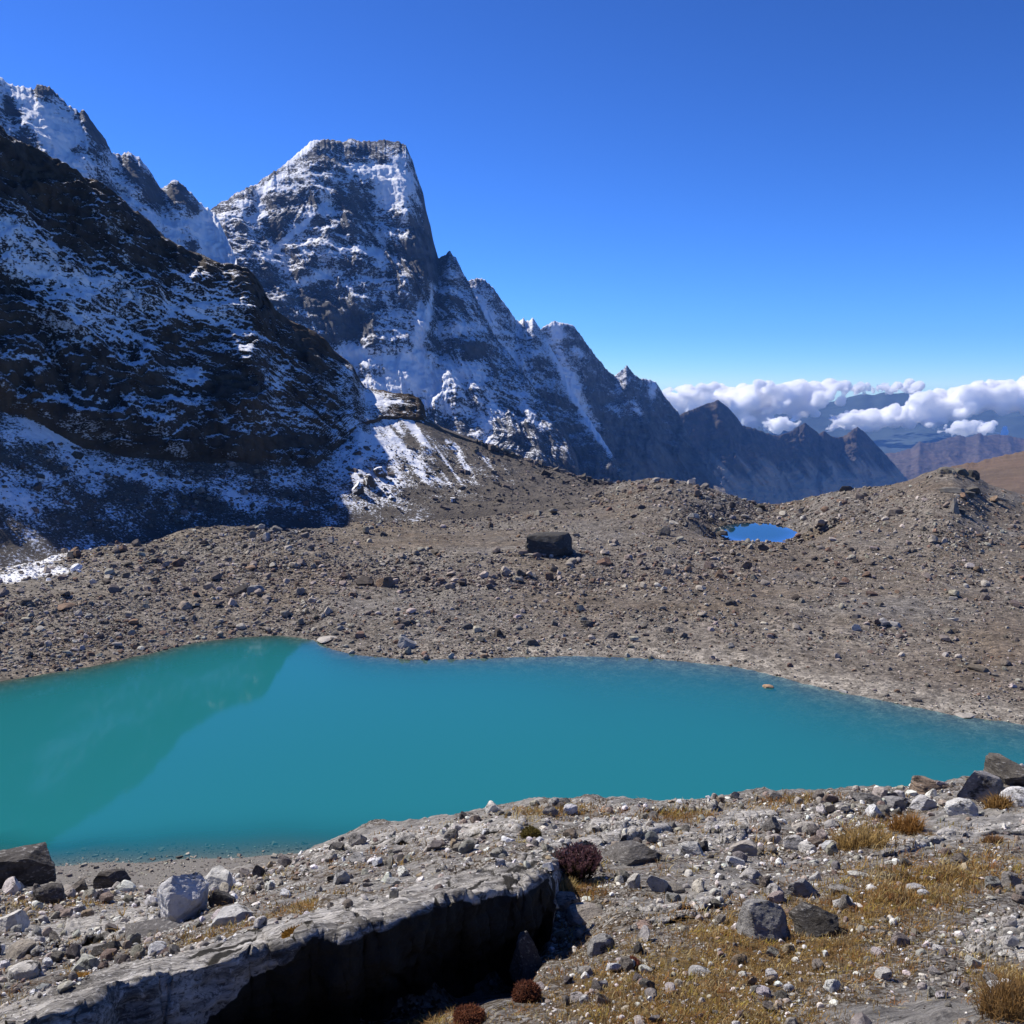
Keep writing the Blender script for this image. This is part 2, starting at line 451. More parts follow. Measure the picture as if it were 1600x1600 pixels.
m_blue = NB('distant forested range')
m_blue = m_blue.fin(m_blue.ramp(m_blue.noise(m_blue.pos(), 0.0006, 6), [(0.3, (0.03, 0.05, 0.06)), (0.7, (0.06, 0.085, 0.09))]))
az = az_axis(180, 900, 1800)
Dc, Zc = curve([(850, 640, 38000), (1000, 640, 38000), (1300, 628, 38000), (1335, 618, 38000), (1350, 615, 38000), (1365, 618, 38000), (1380, 613, 38000), (1400, 615, 38000), (1425, 612, 38000), (1450, 620, 38000), (1500, 636, 38000), (1560, 640, 38000), (1590, 630, 38000), (1650, 628, 38000), (1850, 640, 38000)], az)
P, ts = lay(az, [(16200 / np.cos(az), Dc * 0 - 2600, 3), (17000 / np.cos(az), Dc * 0 - 1700, 10), (Dc * 0 + 27000, Dc * 0 - 1500, 40), (Dc, Zc, 3), (Dc + 4000, Zc - 1500, 1)])
fw = np.sin(np.clip((ts - 1) / 2, 0, 1) * np.pi)[:, None]
P[..., 2] += 380 * fw * fbm(P[..., 0], P[..., 1], 0, s=3500, o=6, ridged=True)
P[..., 2] += 60 * fbm(P[..., 0], 0, 0, s=900, o=4) * ((ts > 2.5) & (ts < 3.5))[:, None]
o = emit('distant_mountains', P, m_blue)
tag(o, 'faint blue mountain range seen between the clouds', kind='structure')

# ================================================================== SHADED CLIFF HILL (left)
az = az_axis(430, -60, 1010, 46, 0, 40, 0)
n_out = 40
crest = [(-60, 168), (0, 202), (20, 215), (50, 238), (100, 267), (140, 290), (170, 305), (200, 325), (235, 345), (258, 371), (300, 392), (340, 410), (372, 415), (388, 420), (400, 432), (412, 452), (418, 465), (430, 485), (445, 497), (475, 510), (495, 520), (510, 535), (522, 547), (540, 562), (552, 572), (560, 590), (570, 603),
         (600, 611), (620, 614), (640, 617), (655, 622), (663, 633), (666, 652), (690, 667), (720, 678), (760, 695), (800, 710), (850, 730), (900, 745), (940, 753), (1010, 768)]
cd = [(-60, 372), (0, 380), (200, 388), (400, 395), (560, 405), (660, 398), (760, 400), (900, 410), (1010, 410)]
cx = np.array(cd)
crest = [(x, y, np.interp(x, cx[:, 0], cx[:, 1])) for x, y in crest]
cliff = [(-60, 620), (0, 645), (60, 668), (130, 700), (200, 716), (300, 724), (400, 730), (490, 731), (530, 700), (560, 668), (600, 655), (660, 655), (690, 670), (760, 698), (850, 732), (940, 756), (1010, 770)]
cliffd = [(-60, 290), (0, 293), (200, 302), (400, 318), (490, 330), (560, 362), (600, 380), (660, 390), (760, 396), (900, 405), (1010, 405)]
cx = np.array(cliffd)
cliff = [(x, y, np.interp(x, cx[:, 0], cx[:, 1])) for x, y in cliff]
foot = [(-60, 868, 236), (0, 852, 243), (80, 838, 252), (150, 822, 262), (300, 808, 285), (420, 795, 300), (560, 795, 312), (700, 800, 318), (800, 796, 325), (900, 790, 335), (1010, 785, 350)]
Dc, Zc = curve(crest, az); Dm, Zm = curve(cliff, az); Df, Zf = curve(foot, az)
# out of the frame to the left the hill swings towards the camera's left and goes on rising, as the slope in view implies
aL = np.clip((az[n_out] - az) / (az[n_out] - az[0]), 0, 1)
Zc = Zc + 8 * aL; Dc = Dc * (1 - 0.10 * aL); Dm = Dm * (1 - 0.16 * aL); Df = Df * (1 - 0.22 * aL)
Zf = np.minimum(Zf, -39.0)
P, ts = lay(az, [(Df - 12, Zf - 6, 4), (Df, Zf, 110), (Dm, Zm, 250), (Dc, Zc, 8), (Dc + 55, Zc - 30, 4), (Dc + 220, Zc - 110, 1)])
x, y, z = P[..., 0].copy(), P[..., 1].copy(), P[..., 2].copy()
S = (az * 350)[None] * np.ones_like(x)
f = np.clip(ts - 2, 0, 1)[:, None] * np.ones_like(x)
g = np.clip(ts - 1, 0, 1)[:, None] * np.ones_like(x)
wc = sstep(0.0, 0.06, f) * (1 - sstep(0.965, 1.0, f)) * (ts < 3)[:, None]
spur = sstep(-9.0, -7.2, np.degrees(az)) * (1 - sstep(-5.3, -4.9, np.degrees(az)))
hc = np.maximum(np.clip((Zc - Zm) / 80, 0.05, 1), 0.3 * spur)[None]                    # small where the cliff tapers out
warp = fbm(x, y, z, s=48, o=5, gain=0.6) * 30
zw = z + 0.16 * S + warp
def saw(v, H):
    fr = v / H - np.floor(v / H)
    return np.where(fr < 0.8, fr / 0.8, (1 - fr) / 0.2)
amp = 0.55 + 0.9 * fbm(x, y, z, s=45, o=3)
led1 = saw(zw, 19.0) * np.clip(amp, 0, 1.3)
led2 = saw(zw * 1.07 + 5 * fbm(x, y, z, s=14, o=3), 5.2)
rough = fbm(x, y, z * 1.3, s=26, o=8, gain=0.6)
gul = fbm(S + 1.3 * warp, 0.35 * z, 2.2, s=44, o=5, ridged=True)
led2 = led2 * np.clip(0.6 + 1.1 * fbm(x, y, z + 9, s=20, o=3), 0, 1.4)
disp = hc * (6.0 * led1 + 2.2 * led2 + 10.0 * rough + 5.5 * gul)
nrm = np.stack([-np.sin(az), -np.cos(az), 0.35 + 0 * az], -1)[None]
P = P + nrm * (disp * wc)[..., None]
P[..., 2] += (2.4 * fbm(S[0], 0, 1.1, s=15, o=6, gain=0.66))[None] * sstep(0.9, 1.0, f) * (ts < 3.5)[:, None]
tal = (sstep(0, 0.1, g) * (1 - sstep(0.0, 0.05, f)) * (ts > 1)[:, None])
P[..., 2] += tal * (1.6 * fbm(x, y, 0, s=9, o=6, gain=0.66) + 1.6 * fbm(S, 0.2 * g * 60, 0, s=22, o=3) * g)
N = grid_normals(P)
nz = np.abs(N[..., 2])
PX, PY = xyz2px(P)
n_big = fbm(x, y, z, s=55, o=4)
sn = 0.30 + 1.05 * (nz - 0.5) + 0.75 * n_big + 0.3 * rough
sn = np.where(f > 0, sn, 0)
sn -= sstep(0.78, 0.97, f) * 0.3 + 0.3 * spur[None] * (f > 0)
b_c = blobs(PX, PY, [(40, 420, 60, 20, 12, 0.6), (10, 360, 30, 30, 20, 0.4), (150, 440, 70, 14, 10, 0.4), (330, 470, 70, 30, 20, 0.5), (380, 530, 60, 40, 20, 0.35), (300, 590, 30, 30, -50, 0.5), (430, 600, 20, 40, 10, 0.5), (60, 560, 50, 16, 10, 0.3), (260, 480, 60, 14, 15, 0.4), (590, 625, 22, 6, 20, 0.8), (400, 650, 70, 24, 10, 0.4), (620, 628, 20, 5, 20, 0.4)])
b_c -= blobs(PX, PY, [(120, 350, 70, 40, 30, 0.5), (40, 290, 40, 50, 35, 0.4), (130, 570, 60, 30, 10, 0.45), (230, 420, 60, 30, 30, 0.35), (360, 600, 40, 22, 0, 0.5), (470, 690, 50, 16, 5, 0.6), (560, 640, 30, 14, 10, 0.2), (410, 450, 10, 40, 0, 0.5), (480, 540, 40, 24, 30, 0.5), (240, 600, 50, 20, 10, 0.4)])
sn += np.where(f > 0, b_c, 0)
tn = fbm(x, y, z, s=12, o=5, gain=0.6)
streak = fbm(S, 0.25 * g * 60, 5, s=7.5, o=4)
st = 0.42 + 0.8 * tn + blobs(PX, PY, [(60, 680, 60, 20, 18, 0.65), (200, 740, 80, 12, 14, 0.55), (360, 770, 90, 14, 10, 0.45), (30, 770, 50, 40, 20, 0.4), (120, 800, 60, 12, 15, 0.3), (540, 720, 40, 60, 0, 0.25), (430, 750, 60, 14, 6, 0.3),
                                       (580, 690, 40, 40, 30, 0.35), (620, 730, 40, 40, 30, 0.2)])
streak = fbm(PX - 0.72 * PY, 0.10 * PY, 5, s=15, o=5, gain=0.6)
st += np.where((PX > 560), 2.6 * np.maximum(streak + 0.02, 0) * sstep(560, 640, PX) * (1 - sstep(770, 830, PX)) * (1 - sstep(730, 775, PY)), 0)
st -= sstep(600, 680, PX) * 0.2 + sstep(690, 800, PX) * 0.15 + sstep(800, 850, PX) * 1.5
st -= sstep(765, 820, PY) * 0.14
st -= sstep(660, 670, PX) * (1 - sstep(10, 22, PY - np.interp(PX, [q[0] for q in crest], [q[1] for q in crest]))) * 0.6
sn = np.where(f > 0, sn, st)
sn -= sstep(666, 680, PX) * (f > 0) * 0.9
scr = np.where(f > 0, 0.0, 1.0) * np.ones_like(x)
scr = np.maximum(scr, sstep(662, 672, PX))
hill_P, hill_scree = P.copy(), scr.ravel().copy()
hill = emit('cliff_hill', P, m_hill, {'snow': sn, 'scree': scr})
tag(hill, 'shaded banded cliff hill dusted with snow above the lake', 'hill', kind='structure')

# ================================================================== GROUND SHEETS
class Polar:
    """a height field on a polar grid round the camera, sampled bilinearly"""
    def __init__(s, az, dd, Z): s.az, s.ld, s.Z = az, np.log(dd), Z
    def __call__(s, x, y):
        a = np.arctan2(x, y); l = np.log(np.hypot(x, y) + 1e-6)
        i = np.clip(np.interp(a, s.az, np.arange(len(s.az))), 0, len(s.az) - 1.001)
        j = np.clip(np.interp(l, s.ld, np.arange(len(s.ld))), 0, len(s.ld) - 1.001)
        i0, j0 = i.astype(int), j.astype(int)
        fi, fj = i - i0, j - j0
        Z = s.Z
        return (Z[j0, i0] * (1 - fi) + Z[j0, i0 + 1] * fi) * (1 - fj) + (Z[j0 + 1, i0] * (1 - fi) + Z[j0 + 1, i0 + 1] * fi) * fj

def hit(px, py, G, d0, d1):
    """distance along the ray of a photo pixel where it first meets the ground"""
    a, e = px2ae(px, py)
    d = np.geomspace(d0, d1, 700)
    A = np.atleast_1d(a)[:, None]; E = np.atleast_1d(e)[:, None]
    g = G(np.sin(A) * d, np.cos(A) * d)
    under = E * d <= g
    k = np.where(under.any(1), under.argmax(1), len(d) - 1)
    return d[k]

# ---- far side: lake bed, moraine plain, skyline of the moraine
SHORE = [(-400, 1100), (-100, 1078), (0, 1065), (60, 1055), (150, 1040), (230, 1022), (300, 1005), (370, 996), (440, 993), (490, 1000), (520, 1015), (560, 1024), (640, 1031), (720, 1030), (800, 1027), (900, 1025), (1000, 1028), (1050, 1032), (1150, 1042), (1200, 1052), (1260, 1069), (1330, 1085),
         (1400, 1099), (1460, 1111), (1500, 1119), (1560, 1126), (1600, 1132), (1660, 1150), (1720, 1190), (1800, 1260), (1950, 1330)]
MCREST = [(-300, 860, 260), (0, 840, 300), (300, 800, 340), (560, 790, 380), (700, 790, 400), (900, 765, 410), (960, 754, 415), (985, 752, 400), (1010, 748, 385), (1040, 748, 375), (1080, 755, 370), (1120, 768, 370), (1150, 777, 380), (1180, 786, 400), (1210, 788, 410), (1250, 781, 390), (1270, 776, 370), (1300, 768, 350), (1325, 763, 345), (1360, 762, 340), (1390, 758, 335), (1420, 751, 330),
          (1440, 742, 325), (1465, 733, 320), (1490, 731, 320), (1505, 737, 320), (1525, 745, 325), (1545, 757, 330), (1600, 775, 335), (1700, 790, 340), (2000, 800, 340)]
az_m = az_axis(620, -50, 1650, 22, 22, 30, 30)
dd = np.concatenate([np.geomspace(52, 95, 16, endpoint=False), np.geomspace(95, 345, 225, endpoint=False), np.geomspace(345, 430, 40)])
shp = np.array(SHORE, float)
sa, se = px2ae(shp[:, 0], shp[:, 1])
o_ = np.argsort(sa)
DS = np.interp(az_m, sa[o_], (LAKE_Z / se)[o_])
DC, ZC = curve(MCREST, az_m)
D = dd[:, None] * np.ones((1, len(az_m)))
x, y = D * np.sin(az_m), D * np.cos(az_m)
t = (D - DS) / np.maximum(DC - DS, 30)
Z = np.where(t < 0, LAKE_Z + (D - DS) * (0.10 - 0.05 * sstep(R(-4), R(6), az_m))[None], 0)
Z = np.maximum(Z, LAKE_Z - 5)
up = LAKE_Z + 1.6 * (1 - np.exp(-np.maximum(D - DS, 0) / 14)) 
zl = np.maximum(t, 0)
rise = (ZC - (LAKE_Z + 1.6)) 
up = up + rise * sstep(0.3, 1.0, zl)
Z = np.where(t < 0, Z, up)
Z = np.where(D > DC, ZC - (D - DC) * 0.28, Z)
hum = sstep(3, 45, D - DS) * (1 - 0.85 * sstep(-45, 0, D - DC)) 
Z += hum * (2.4 * fbm(x, y, 0, s=62, o=3) + 1.7 * fbm(x, y, 3, s=18, o=4))
Z += sstep(0.5, 8, D - DS) * (0.55 * fbm(x, y, 7, s=5.5, o=4) + 0.10 * fbm(x, y, 9, s=1.4, o=3))
clump = sstep(-0.15, 0.35, fbm(x, y, 21, s=24, o=3)) * sstep(6, 20, D - DS)
Z += clump * (0.55 * np.maximum(fbm(x, y, 15, s=3.4, o=3, ridged=True), -0.2) + 0.35 * np.abs(fbm(x, y, 19, s=2.0, o=3)))
Z += 0.05 * fbm(x, y, 9, s=2.2, o=3)
def bump_at(px, d, rx, ry, h):
    a = px2ae(px, 800)[0]
    cx_, cy_ = d * math.sin(a), d * math.cos(a)
    ca, sa_ = math.cos(a), math.sin(a)
    u = ((x - cx_) * ca - (y - cy_) * sa_) / rx
    v = ((x - cx_) * sa_ + (y - cy_) * ca) / ry
    return h * np.exp(-(u * u + v * v))
Z += bump_at(440, 235, 12, 16, 2.6) + bump_at(330, 268, 16, 14, 2.5) + bump_at(180, 246, 10, 10, 2.0) + bump_at(1380, 255, 40, 26, 0.8) + bump_at(1250, 235, 30, 18, 0.6)
Z += bump_at(1115, 330, 16, 22, 1.6) + bump_at(640, 215, 40, 8, 1.2) - bump_at(690, 262, 34, 18, 1.4)
# the small pond's hollow
POND_Z = -42.6
pa = px2ae(1180, 830)[0]; pd = 292.0
pcx, pcy = pd * math.sin(pa), pd * math.cos(pa)
ca, sa_ = math.cos(pa), math.sin(pa)
pu = ((x - pcx) * ca - (y - pcy) * sa_) / 11.4
pv = ((x - pcx) * sa_ + (y - pcy) * ca) / 19.0
pr = np.sqrt(pu * pu + pv * pv) * (1 + 0.12 * fbm(x, y, 4, s=9, o=3))
wp = 1 - sstep(1.0, 2.0, pr)
Z = Z * (1 - wp) + wp * (POND_Z + np.clip((pr - 1) * 3.2, -1.5, 3.0))
front = (pv < -0.6) & (np.abs(pu) < 3)
cone = POND_Z / (pd - 15) * D                                   # the ground in front must stay under the line of sight to the pond
Z = np.where((pv < -0.9), np.minimum(Z, Z + (cone - 0.5 - Z) * (1 - sstep(0.7, 2.4, np.abs(pu))) * sstep(120, 170, D) * (Z > cone - 0.5)), Z)
Gmid = Polar(az_m, dd, Z)
P_mid = np.stack([x, y, Z], -1)
print('mid', time.time() - T0)

b = NB('moraine gravel')
p = b.pos()
n0 = b.noise(p, 0.035, 4, 0.55)
n1 = b.noise(p, 0.30, 8, 0.7)
v1 = b.voro(p, 1.6)
v2 = b.voro(p, 4.5)
spk = b.n('ShaderNodeSeparateColor'); b.put(spk.inputs[0], v1)
spk2 = b.n('ShaderNodeSeparateColor'); b.put(spk2.inputs[0], v2)
spk3 = b.n('ShaderNodeSeparateColor'); b.put(spk3.inputs[0], b.voro(b.mapping(p, (1, 1, 1), (0.3, 0.2, 0.5)), 0.75))
c = b.mix(b.ramp(n0, [(0.4, 0.0), (0.62, 1.0)]), (0.195, 0.178, 0.156), (0.175, 0.145, 0.112))
c = b.mix(b.attr('sand'), c, (0.31, 0.28, 0.235))
c = b.mix(b.attr('ochre'), c, (0.115, 0.08, 0.05))
c = b.mix(0.75, c, b.ramp(spk.outputs[0], [(0.0, 0.42), (0.5, 0.95), (1.0, 1.5)]), 'MULTIPLY')
c = b.mix(0.7, c, b.ramp(spk2.outputs[0], [(0.0, 0.45), (0.5, 1.0), (1.0, 1.5)]), 'MULTIPLY')
c = b.mix(0.5, c, b.ramp(spk3.outputs[0], [(0.0, 0.5), (0.5, 0.95), (1.0, 1.45)]), 'MULTIPLY')
c = b.mix(b.ramp(n1, [(0.34, 0.6), (0.5, 0.0)]), c, (0.06, 0.048, 0.036))
c = b.mix(b.attr('wet'), c, b.mix(0.25, c, (0.08, 0.075, 0.06)))
sn_ = b.math('ADD', b.attr('snow'), b.math('MULTIPLY', b.math('SUBTRACT', b.noise(p, 0.9, 6, 0.7), 0.5), 2.2))
c = b.mix(b.map(sn_, 0.45, 0.6), c, (0.82, 0.84, 0.88))
hgt = b.math('ADD', b.math('ADD', b.math('MULTIPLY', spk.outputs[1], 0.8), b.math('MULTIPLY', spk3.outputs[1], 0.9)), b.math('ADD', b.math('MULTIPLY', spk2.outputs[1], 0.4), n1))
m_mor = b.fin(c, b.bump(hgt, 0.9, 0.4))
PX, PY = xyz2px(P_mid)
sand = (1 - sstep(2, 11, D - DS)) * sstep(480, 900, PX) * (0.75 + 0.6 * fbm(x, y, 0, s=9, o=3)) + blobs(PX, PY, [(450, 850, 60, 10, 4, 0.3), (640, 860, 110, 22, 0, 0.35), (1250, 990, 200, 20, 4, 0.35), (1530, 890, 100, 20, -5, 0.3)])
och = blobs(PX, PY, [(650, 842, 150, 20, 2, 0.8), (1450, 760, 60, 20, 5, 0.9), (1230, 790, 70, 14, 0, 0.6), (1560, 1010, 70, 50, 0, 0.8), (1500, 1060, 90, 20, 10, 0.7), (1000, 945, 240, 10, 3, 0.5), (1180, 928, 120, 8, 4, 0.6), (1300, 880, 160, 40, 0, 0.5), (1560, 950, 90, 30, 0, 0.4), (1000, 800, 160, 26, 0, 0.4)]) * (0.8 + 0.8 * fbm(x, y, 2, s=14, o=4))
och = np.clip(och * 0.85 + 0.35 * fbm(x, y, 12, s=26, o=4), 0, 1) * sstep(2, 8, D - DS)
snm = blobs(PX, PY, [(60, 872, 66, 13, -8, 1.0), (200, 815, 50, 22, -10, 1.1), (40, 850, 70, 14, -8, 0.9), (70, 893, 66, 9, -2, 1.0), (10, 905, 40, 8, 0, 0.9)]) - 0.08
wet = (1 - sstep(0.0, 0.9, D - DS))
o = emit('moraine_ground', P_mid, m_mor, {'sand': np.clip(sand, 0, 1), 'ochre': och, 'snow': snm, 'wet': wet})
tag(o, 'stony brown moraine plain beyond the turquoise lake', kind='structure')

# ---- near side: the slope under the camera, its crest, and the hidden drop to the lake
COLS = {  # px column: (py, d) along the visible ground, crest last
    -150: [(1640, 3.4), (1560, 4.6), (1480, 8), (1420, 15), (1396, 24)],
    0: [(1640, 3.1), (1570, 4.3), (1490, 7.5), (1430, 13.5), (1392, 23)],
    130: [(1690, 3.0), (1650, 3.45), (1560, 3.7), (1480, 7.3), (1430, 12.5), (1392, 22)],
    250: [(1700, 3.0), (1665, 3.65), (1515, 3.87), (1480, 5.8), (1430, 10.5), (1391, 20)],
    400: [(1690, 3.0), (1655, 3.77), (1462, 3.97), (1428, 5.8), (1385, 10.5), (1358, 18)],
    600: [(1650, 2.8), (1625, 3.4), (1605, 3.87), (1432, 4.07), (1385, 6.0), (1335, 9.2), (1291, 14)],
    720: [(1612, 2.8), (1590, 3.2), (1575, 4.0), (1565, 4.3), (1404, 4.5), (1358, 6.2), (1315, 9.1), (1277, 13.5)],
    800: [(1605, 2.75), (1575, 3.0), (1562, 4.1), (1548, 4.65), (1378, 4.85), (1335, 6.3), (1295, 9.0), (1262, 13)],
    860: [(1604, 2.75), (1535, 3.4), (1495, 4.4), (1440, 4.8), (1400, 5.1), (1345, 6.3), (1292, 9.2), (1254, 13)],
    1000: [(1602, 2.75), (1500, 3.6), (1400, 5.0), (1330, 7.2), (1285, 9.6), (1254, 13)],
    1200: [(1600, 2.8), (1500, 3.7), (1400, 5.1), (1325, 7.6), (1270, 10.5), (1243, 14)],
    1400: [(1600, 2.8), (1500, 3.75), (1400, 5.3), (1310, 8.2), (1260, 11), (1232, 14.5)],
    1500: [(1600, 2.8), (1500, 3.8), (1400, 5.5), (1305, 8.6), (1245, 12), (1212, 15)],
    1600: [(1600, 2.8), (1500, 3.85), (1400, 5.7), (1300, 9.0), (1235, 13), (1196, 16)],
    1750: [(1600, 2.9), (1500, 3.95), (1400, 5.9), (1290, 9.5), (1225, 14), (1190, 17)],
}
SHORE_N = [(-300, 1372), (0, 1357), (100, 1352), (200, 1349), (300, 1346), (420, 1339), (500, 1330), (600, 1322), (900, 1318), (1200, 1316), (1500, 1312), (1750, 1310)]   # near shoreline
az_n = az_axis(570, -40, 1640, 30, 30, 20, 20)
dn = np.concatenate([np.geomspace(1.2, 2.5, 14, endpoint=False), np.geomspace(2.5, 27, 290, endpoint=False), np.geomspace(27, 96, 46)])
cols = sorted(COLS)
prof, caz = [], []
for c_ in cols:
    pts = COLS[c_]
    a_, e_ = px2ae([c_] * len(pts), [q[0] for q in pts])
    d_ = np.array([q[1] for q in pts])
    z_ = e_ * d_
    sh = float(LAKE_Z / px2ae(c_, np.interp(c_, [q[0] for q in SHORE_N], [q[1] for q in SHORE_N]))[1])
    dl, zl_ = d_[-1], z_[-1]
    if c_ <= 430:   # the left columns fall to the beach that shows beyond the crest
        tail = [(dl + 4, zl_ - 4.2), (58, -34.5), (sh - 6, -39.2), (sh - 3, -39.65), (sh, -40.0), (sh + 4, -40.35), (sh + 9, -41.2), (96, -43)]
    else:
        tail = [(dl + 4, zl_ - 2.9), (dl + 14, zl_ - 11), (62, -37.5), (sh - 6, -39.4), (sh, -40.0), (sh + 6, -41.2), (96, -44)]
    pr_ = [(0.5, -1.62), (1.6, min(-1.7, z_[0] + 0.12))] + list(zip(d_, z_)) + tail
    pr_ = np.array(pr_)
    prof.append(np.interp(dn, pr_[:, 0], pr_[:, 1]))
    caz.append(px2ae(c_, 1450)[0])
prof = np.array(prof); caz = np.array(caz)
ii = np.clip(np.interp(az_n, caz, np.arange(len(caz))), 0, len(caz) - 1.0001)
i0 = ii.astype(int); fr = ii - i0
fr = fr * fr * (3 - 2 * fr)
Zn = (prof[i0] * (1 - fr)[:, None] + prof[i0 + 1] * fr[:, None]).T
D = dn[:, None] * np.ones((1, len(az_n)))
xn, yn = D * np.sin(az_n), D * np.cos(az_n)
k_ = np.array([0.25, 0.5, 0.25])
for _ in range(2):
    Zn[1:-1] = 0.25 * Zn[:-2] + 0.5 * Zn[1:-1] + 0.25 * Zn[2:]
# bedrock fabric: long low ribs that run from lower left to upper right, as the slabs do
TH = R(24)                                                        # strike, from +X towards +Y
us, vs_ = xn * math.cos(TH) + yn * math.sin(TH), -xn * math.sin(TH) + yn * math.cos(TH)
amp = np.clip((D - 1.5) / 9, 0, 1) * (1 - sstep(26, 34, D))
fab = fbm(us * 0.4, vs_, 0, s=0.8, o=6, gain=0.6, ridged=True)
Zn += 0.06 * np.clip(D / 6, 0.35, 2.2) * fab * (1 - sstep(26, 34, D))
Zn += 0.05 * np.clip(D / 6, 0.3, 2.0) * fbm(xn, yn, 0, s=0.55, o=5, gain=0.6) * (1 - sstep(30, 40, D))
Zn += 0.10 * amp * fbm(xn, yn, 5, s=2.2, o=3)
Zn += sstep(27, 40, D) * 0.35 * fbm(xn, yn, 5, s=4, o=4) * (1 - sstep(60, 70, D))
Gnear = Polar(az_n, dn, Zn)
P_near = np.stack([xn, yn, Zn], -1)

b = NB('near slope soil and bedrock')
p = b.pos()
st_ = b.mapping(b.mapping(p, (1, 1, 1), (0, 0, -TH)), (0.6, 2.6, 2.0))
strk = b.noise(st_, 4.0, 10, 0.74, 0.6)
strk2 = b.noise(st_, 22, 8, 0.75, 0.5)
n1 = b.noise(p, 2.2, 8, 0.65)
n2 = b.noise(p, 30, 8, 0.75)
v1 = b.voro(p, 34)
s1 = b.n('ShaderNodeSeparateColor'); b.put(s1.inputs[0], v1)
v2 = b.voro(p, 85)
s2 = b.n('ShaderNodeSeparateColor'); b.put(s2.inputs[0], v2)
rock = b.mix(b.ramp(strk, [(0.36, 0.0), (0.66, 1.0)]), (0.1, 0.092, 0.083), (0.55, 0.52, 0.47))
rock = b.mix(b.ramp(strk2, [(0.36, 0.8), (0.5, 0.0)]), rock, (0.06, 0.056, 0.052))
rock = b.mix(b.ramp(n2, [(0.56, 0.0), (0.68, 0.75)]), rock, (0.56, 0.54, 0.5))
soil = b.mix(b.ramp(n1, [(0.38, 0.0), (0.62, 1.0)]), (0.026, 0.017, 0.009), (0.15, 0.098, 0.046))
soil = b.mix(b.ramp(s1.outputs[0], [(0.55, 0.0), (0.62, 0.9)]), soil, b.ramp(s1.outputs[1], [(0.0, (0.1, 0.085, 0.07)), (0.6, (0.3, 0.275, 0.24)), (1.0, (0.55, 0.53, 0.49))]))
soil = b.mix(b.ramp(s2.outputs[0], [(0.5, 0.0), (0.6, 0.8)]), soil, b.ramp(s2.outputs[1], [(0.0, (0.06, 0.05, 0.04)), (1.0, (0.42, 0.39, 0.34))]))
turf = b.mix(b.ramp(n2, [(0.38, 0.0), (0.62, 1.0)]), (0.05, 0.03, 0.01), (0.29, 0.18, 0.045))
rk = b.math('ADD', b.attr('bedrock'), b.math('MULTIPLY', b.math('SUBTRACT', n1, 0.5), 1.3))
c = b.mix(b.map(rk, 0.42, 0.58), soil, rock)
tf = b.math('ADD', b.attr('turf'), b.math('MULTIPLY', b.math('SUBTRACT', n1, 0.5), 1.6))
c = b.mix(b.math('MULTIPLY', b.map(tf, 0.45, 0.75), 0.8), c, turf)
c = b.mix(b.attr('sand'), c, b.mix(0.5, (0.19, 0.165, 0.13), b.ramp(s1.outputs[0], [(0.0, 0.08), (1.0, 0.3)])))
hgt = b.math('ADD', b.math('MULTIPLY', s1.outputs[0], 0.5), b.math('ADD', b.math('MULTIPLY', strk, 1.2), b.math('ADD', b.math('MULTIPLY', strk2, 0.5), n2)))
m_near = b.fin(c, b.bump(hgt, 1.0, 0.03))
PXn, PYn = xyz2px(P_near)
TURF = [(1000, 1540, 180, 70, 0, 0.8), (1250, 1500, 200, 60, -8, 0.9), (1400, 1400, 160, 40, -10, 0.9), (1150, 1450, 90, 26, 0, 0.6), (1340, 1310, 60, 20, -12, 0.7), (1480, 1370, 110, 30, -8, 0.5), (320, 1475, 90, 16, -18, 0.8), (460, 1430, 70, 18, -18, 0.7), (100, 1420, 80, 16, 0, 0.5), (870, 1268, 60, 8, 0, 0.7), (1060, 1275, 50, 10, 0, 0.6), (1240, 1250, 60, 10, -4, 0.5), (900, 1390, 40, 16, 0, 0.7), (140, 1560, 90, 16, -14, 0.4), (1100, 1590, 200, 30, 0, 0.6), (660, 1595, 60, 14, 0, 0.8), (1570, 1540, 50, 30, 0, 0.7)]
turf_a = np.clip(blobs(PXn, PYn, TURF), 0, 1) * (1 - sstep(24, 28, D))
bed = 0.30 + 0.3 * fab + blobs(PXn, PYn, [(170, 1440, 130, 20, -10, 0.6), (650, 1300, 150, 14, -8, 0.7), (650, 1400, 250, 26, -14, 0.6), (1180, 1275, 80, 20, -10, 0.6), (1500, 1290, 110, 24, -14, 0.8), (1080, 1400, 90, 20, -12, 0.5), (1560, 1450, 50, 40, 0, 0.6), (1450, 1590, 160, 20, 0, 0.8), (950, 1260, 120, 10, 0, 0.3), (300, 1580, 200, 20, -10, 0.3)]) - 0.55 * turf_a - blobs(PXn, PYn, [(1100, 1520, 260, 80, 0, 0.35), (1400, 1420, 200, 50, -6, 0.3)])
sand_n = sstep(56, 66, D)
o = emit('near_slope_ground', P_near, m_near, {'bedrock': bed, 'turf': turf_a, 'sand': sand_n})
tag(o, 'rocky near slope of soil, turf and grey bedrock', kind='structure')

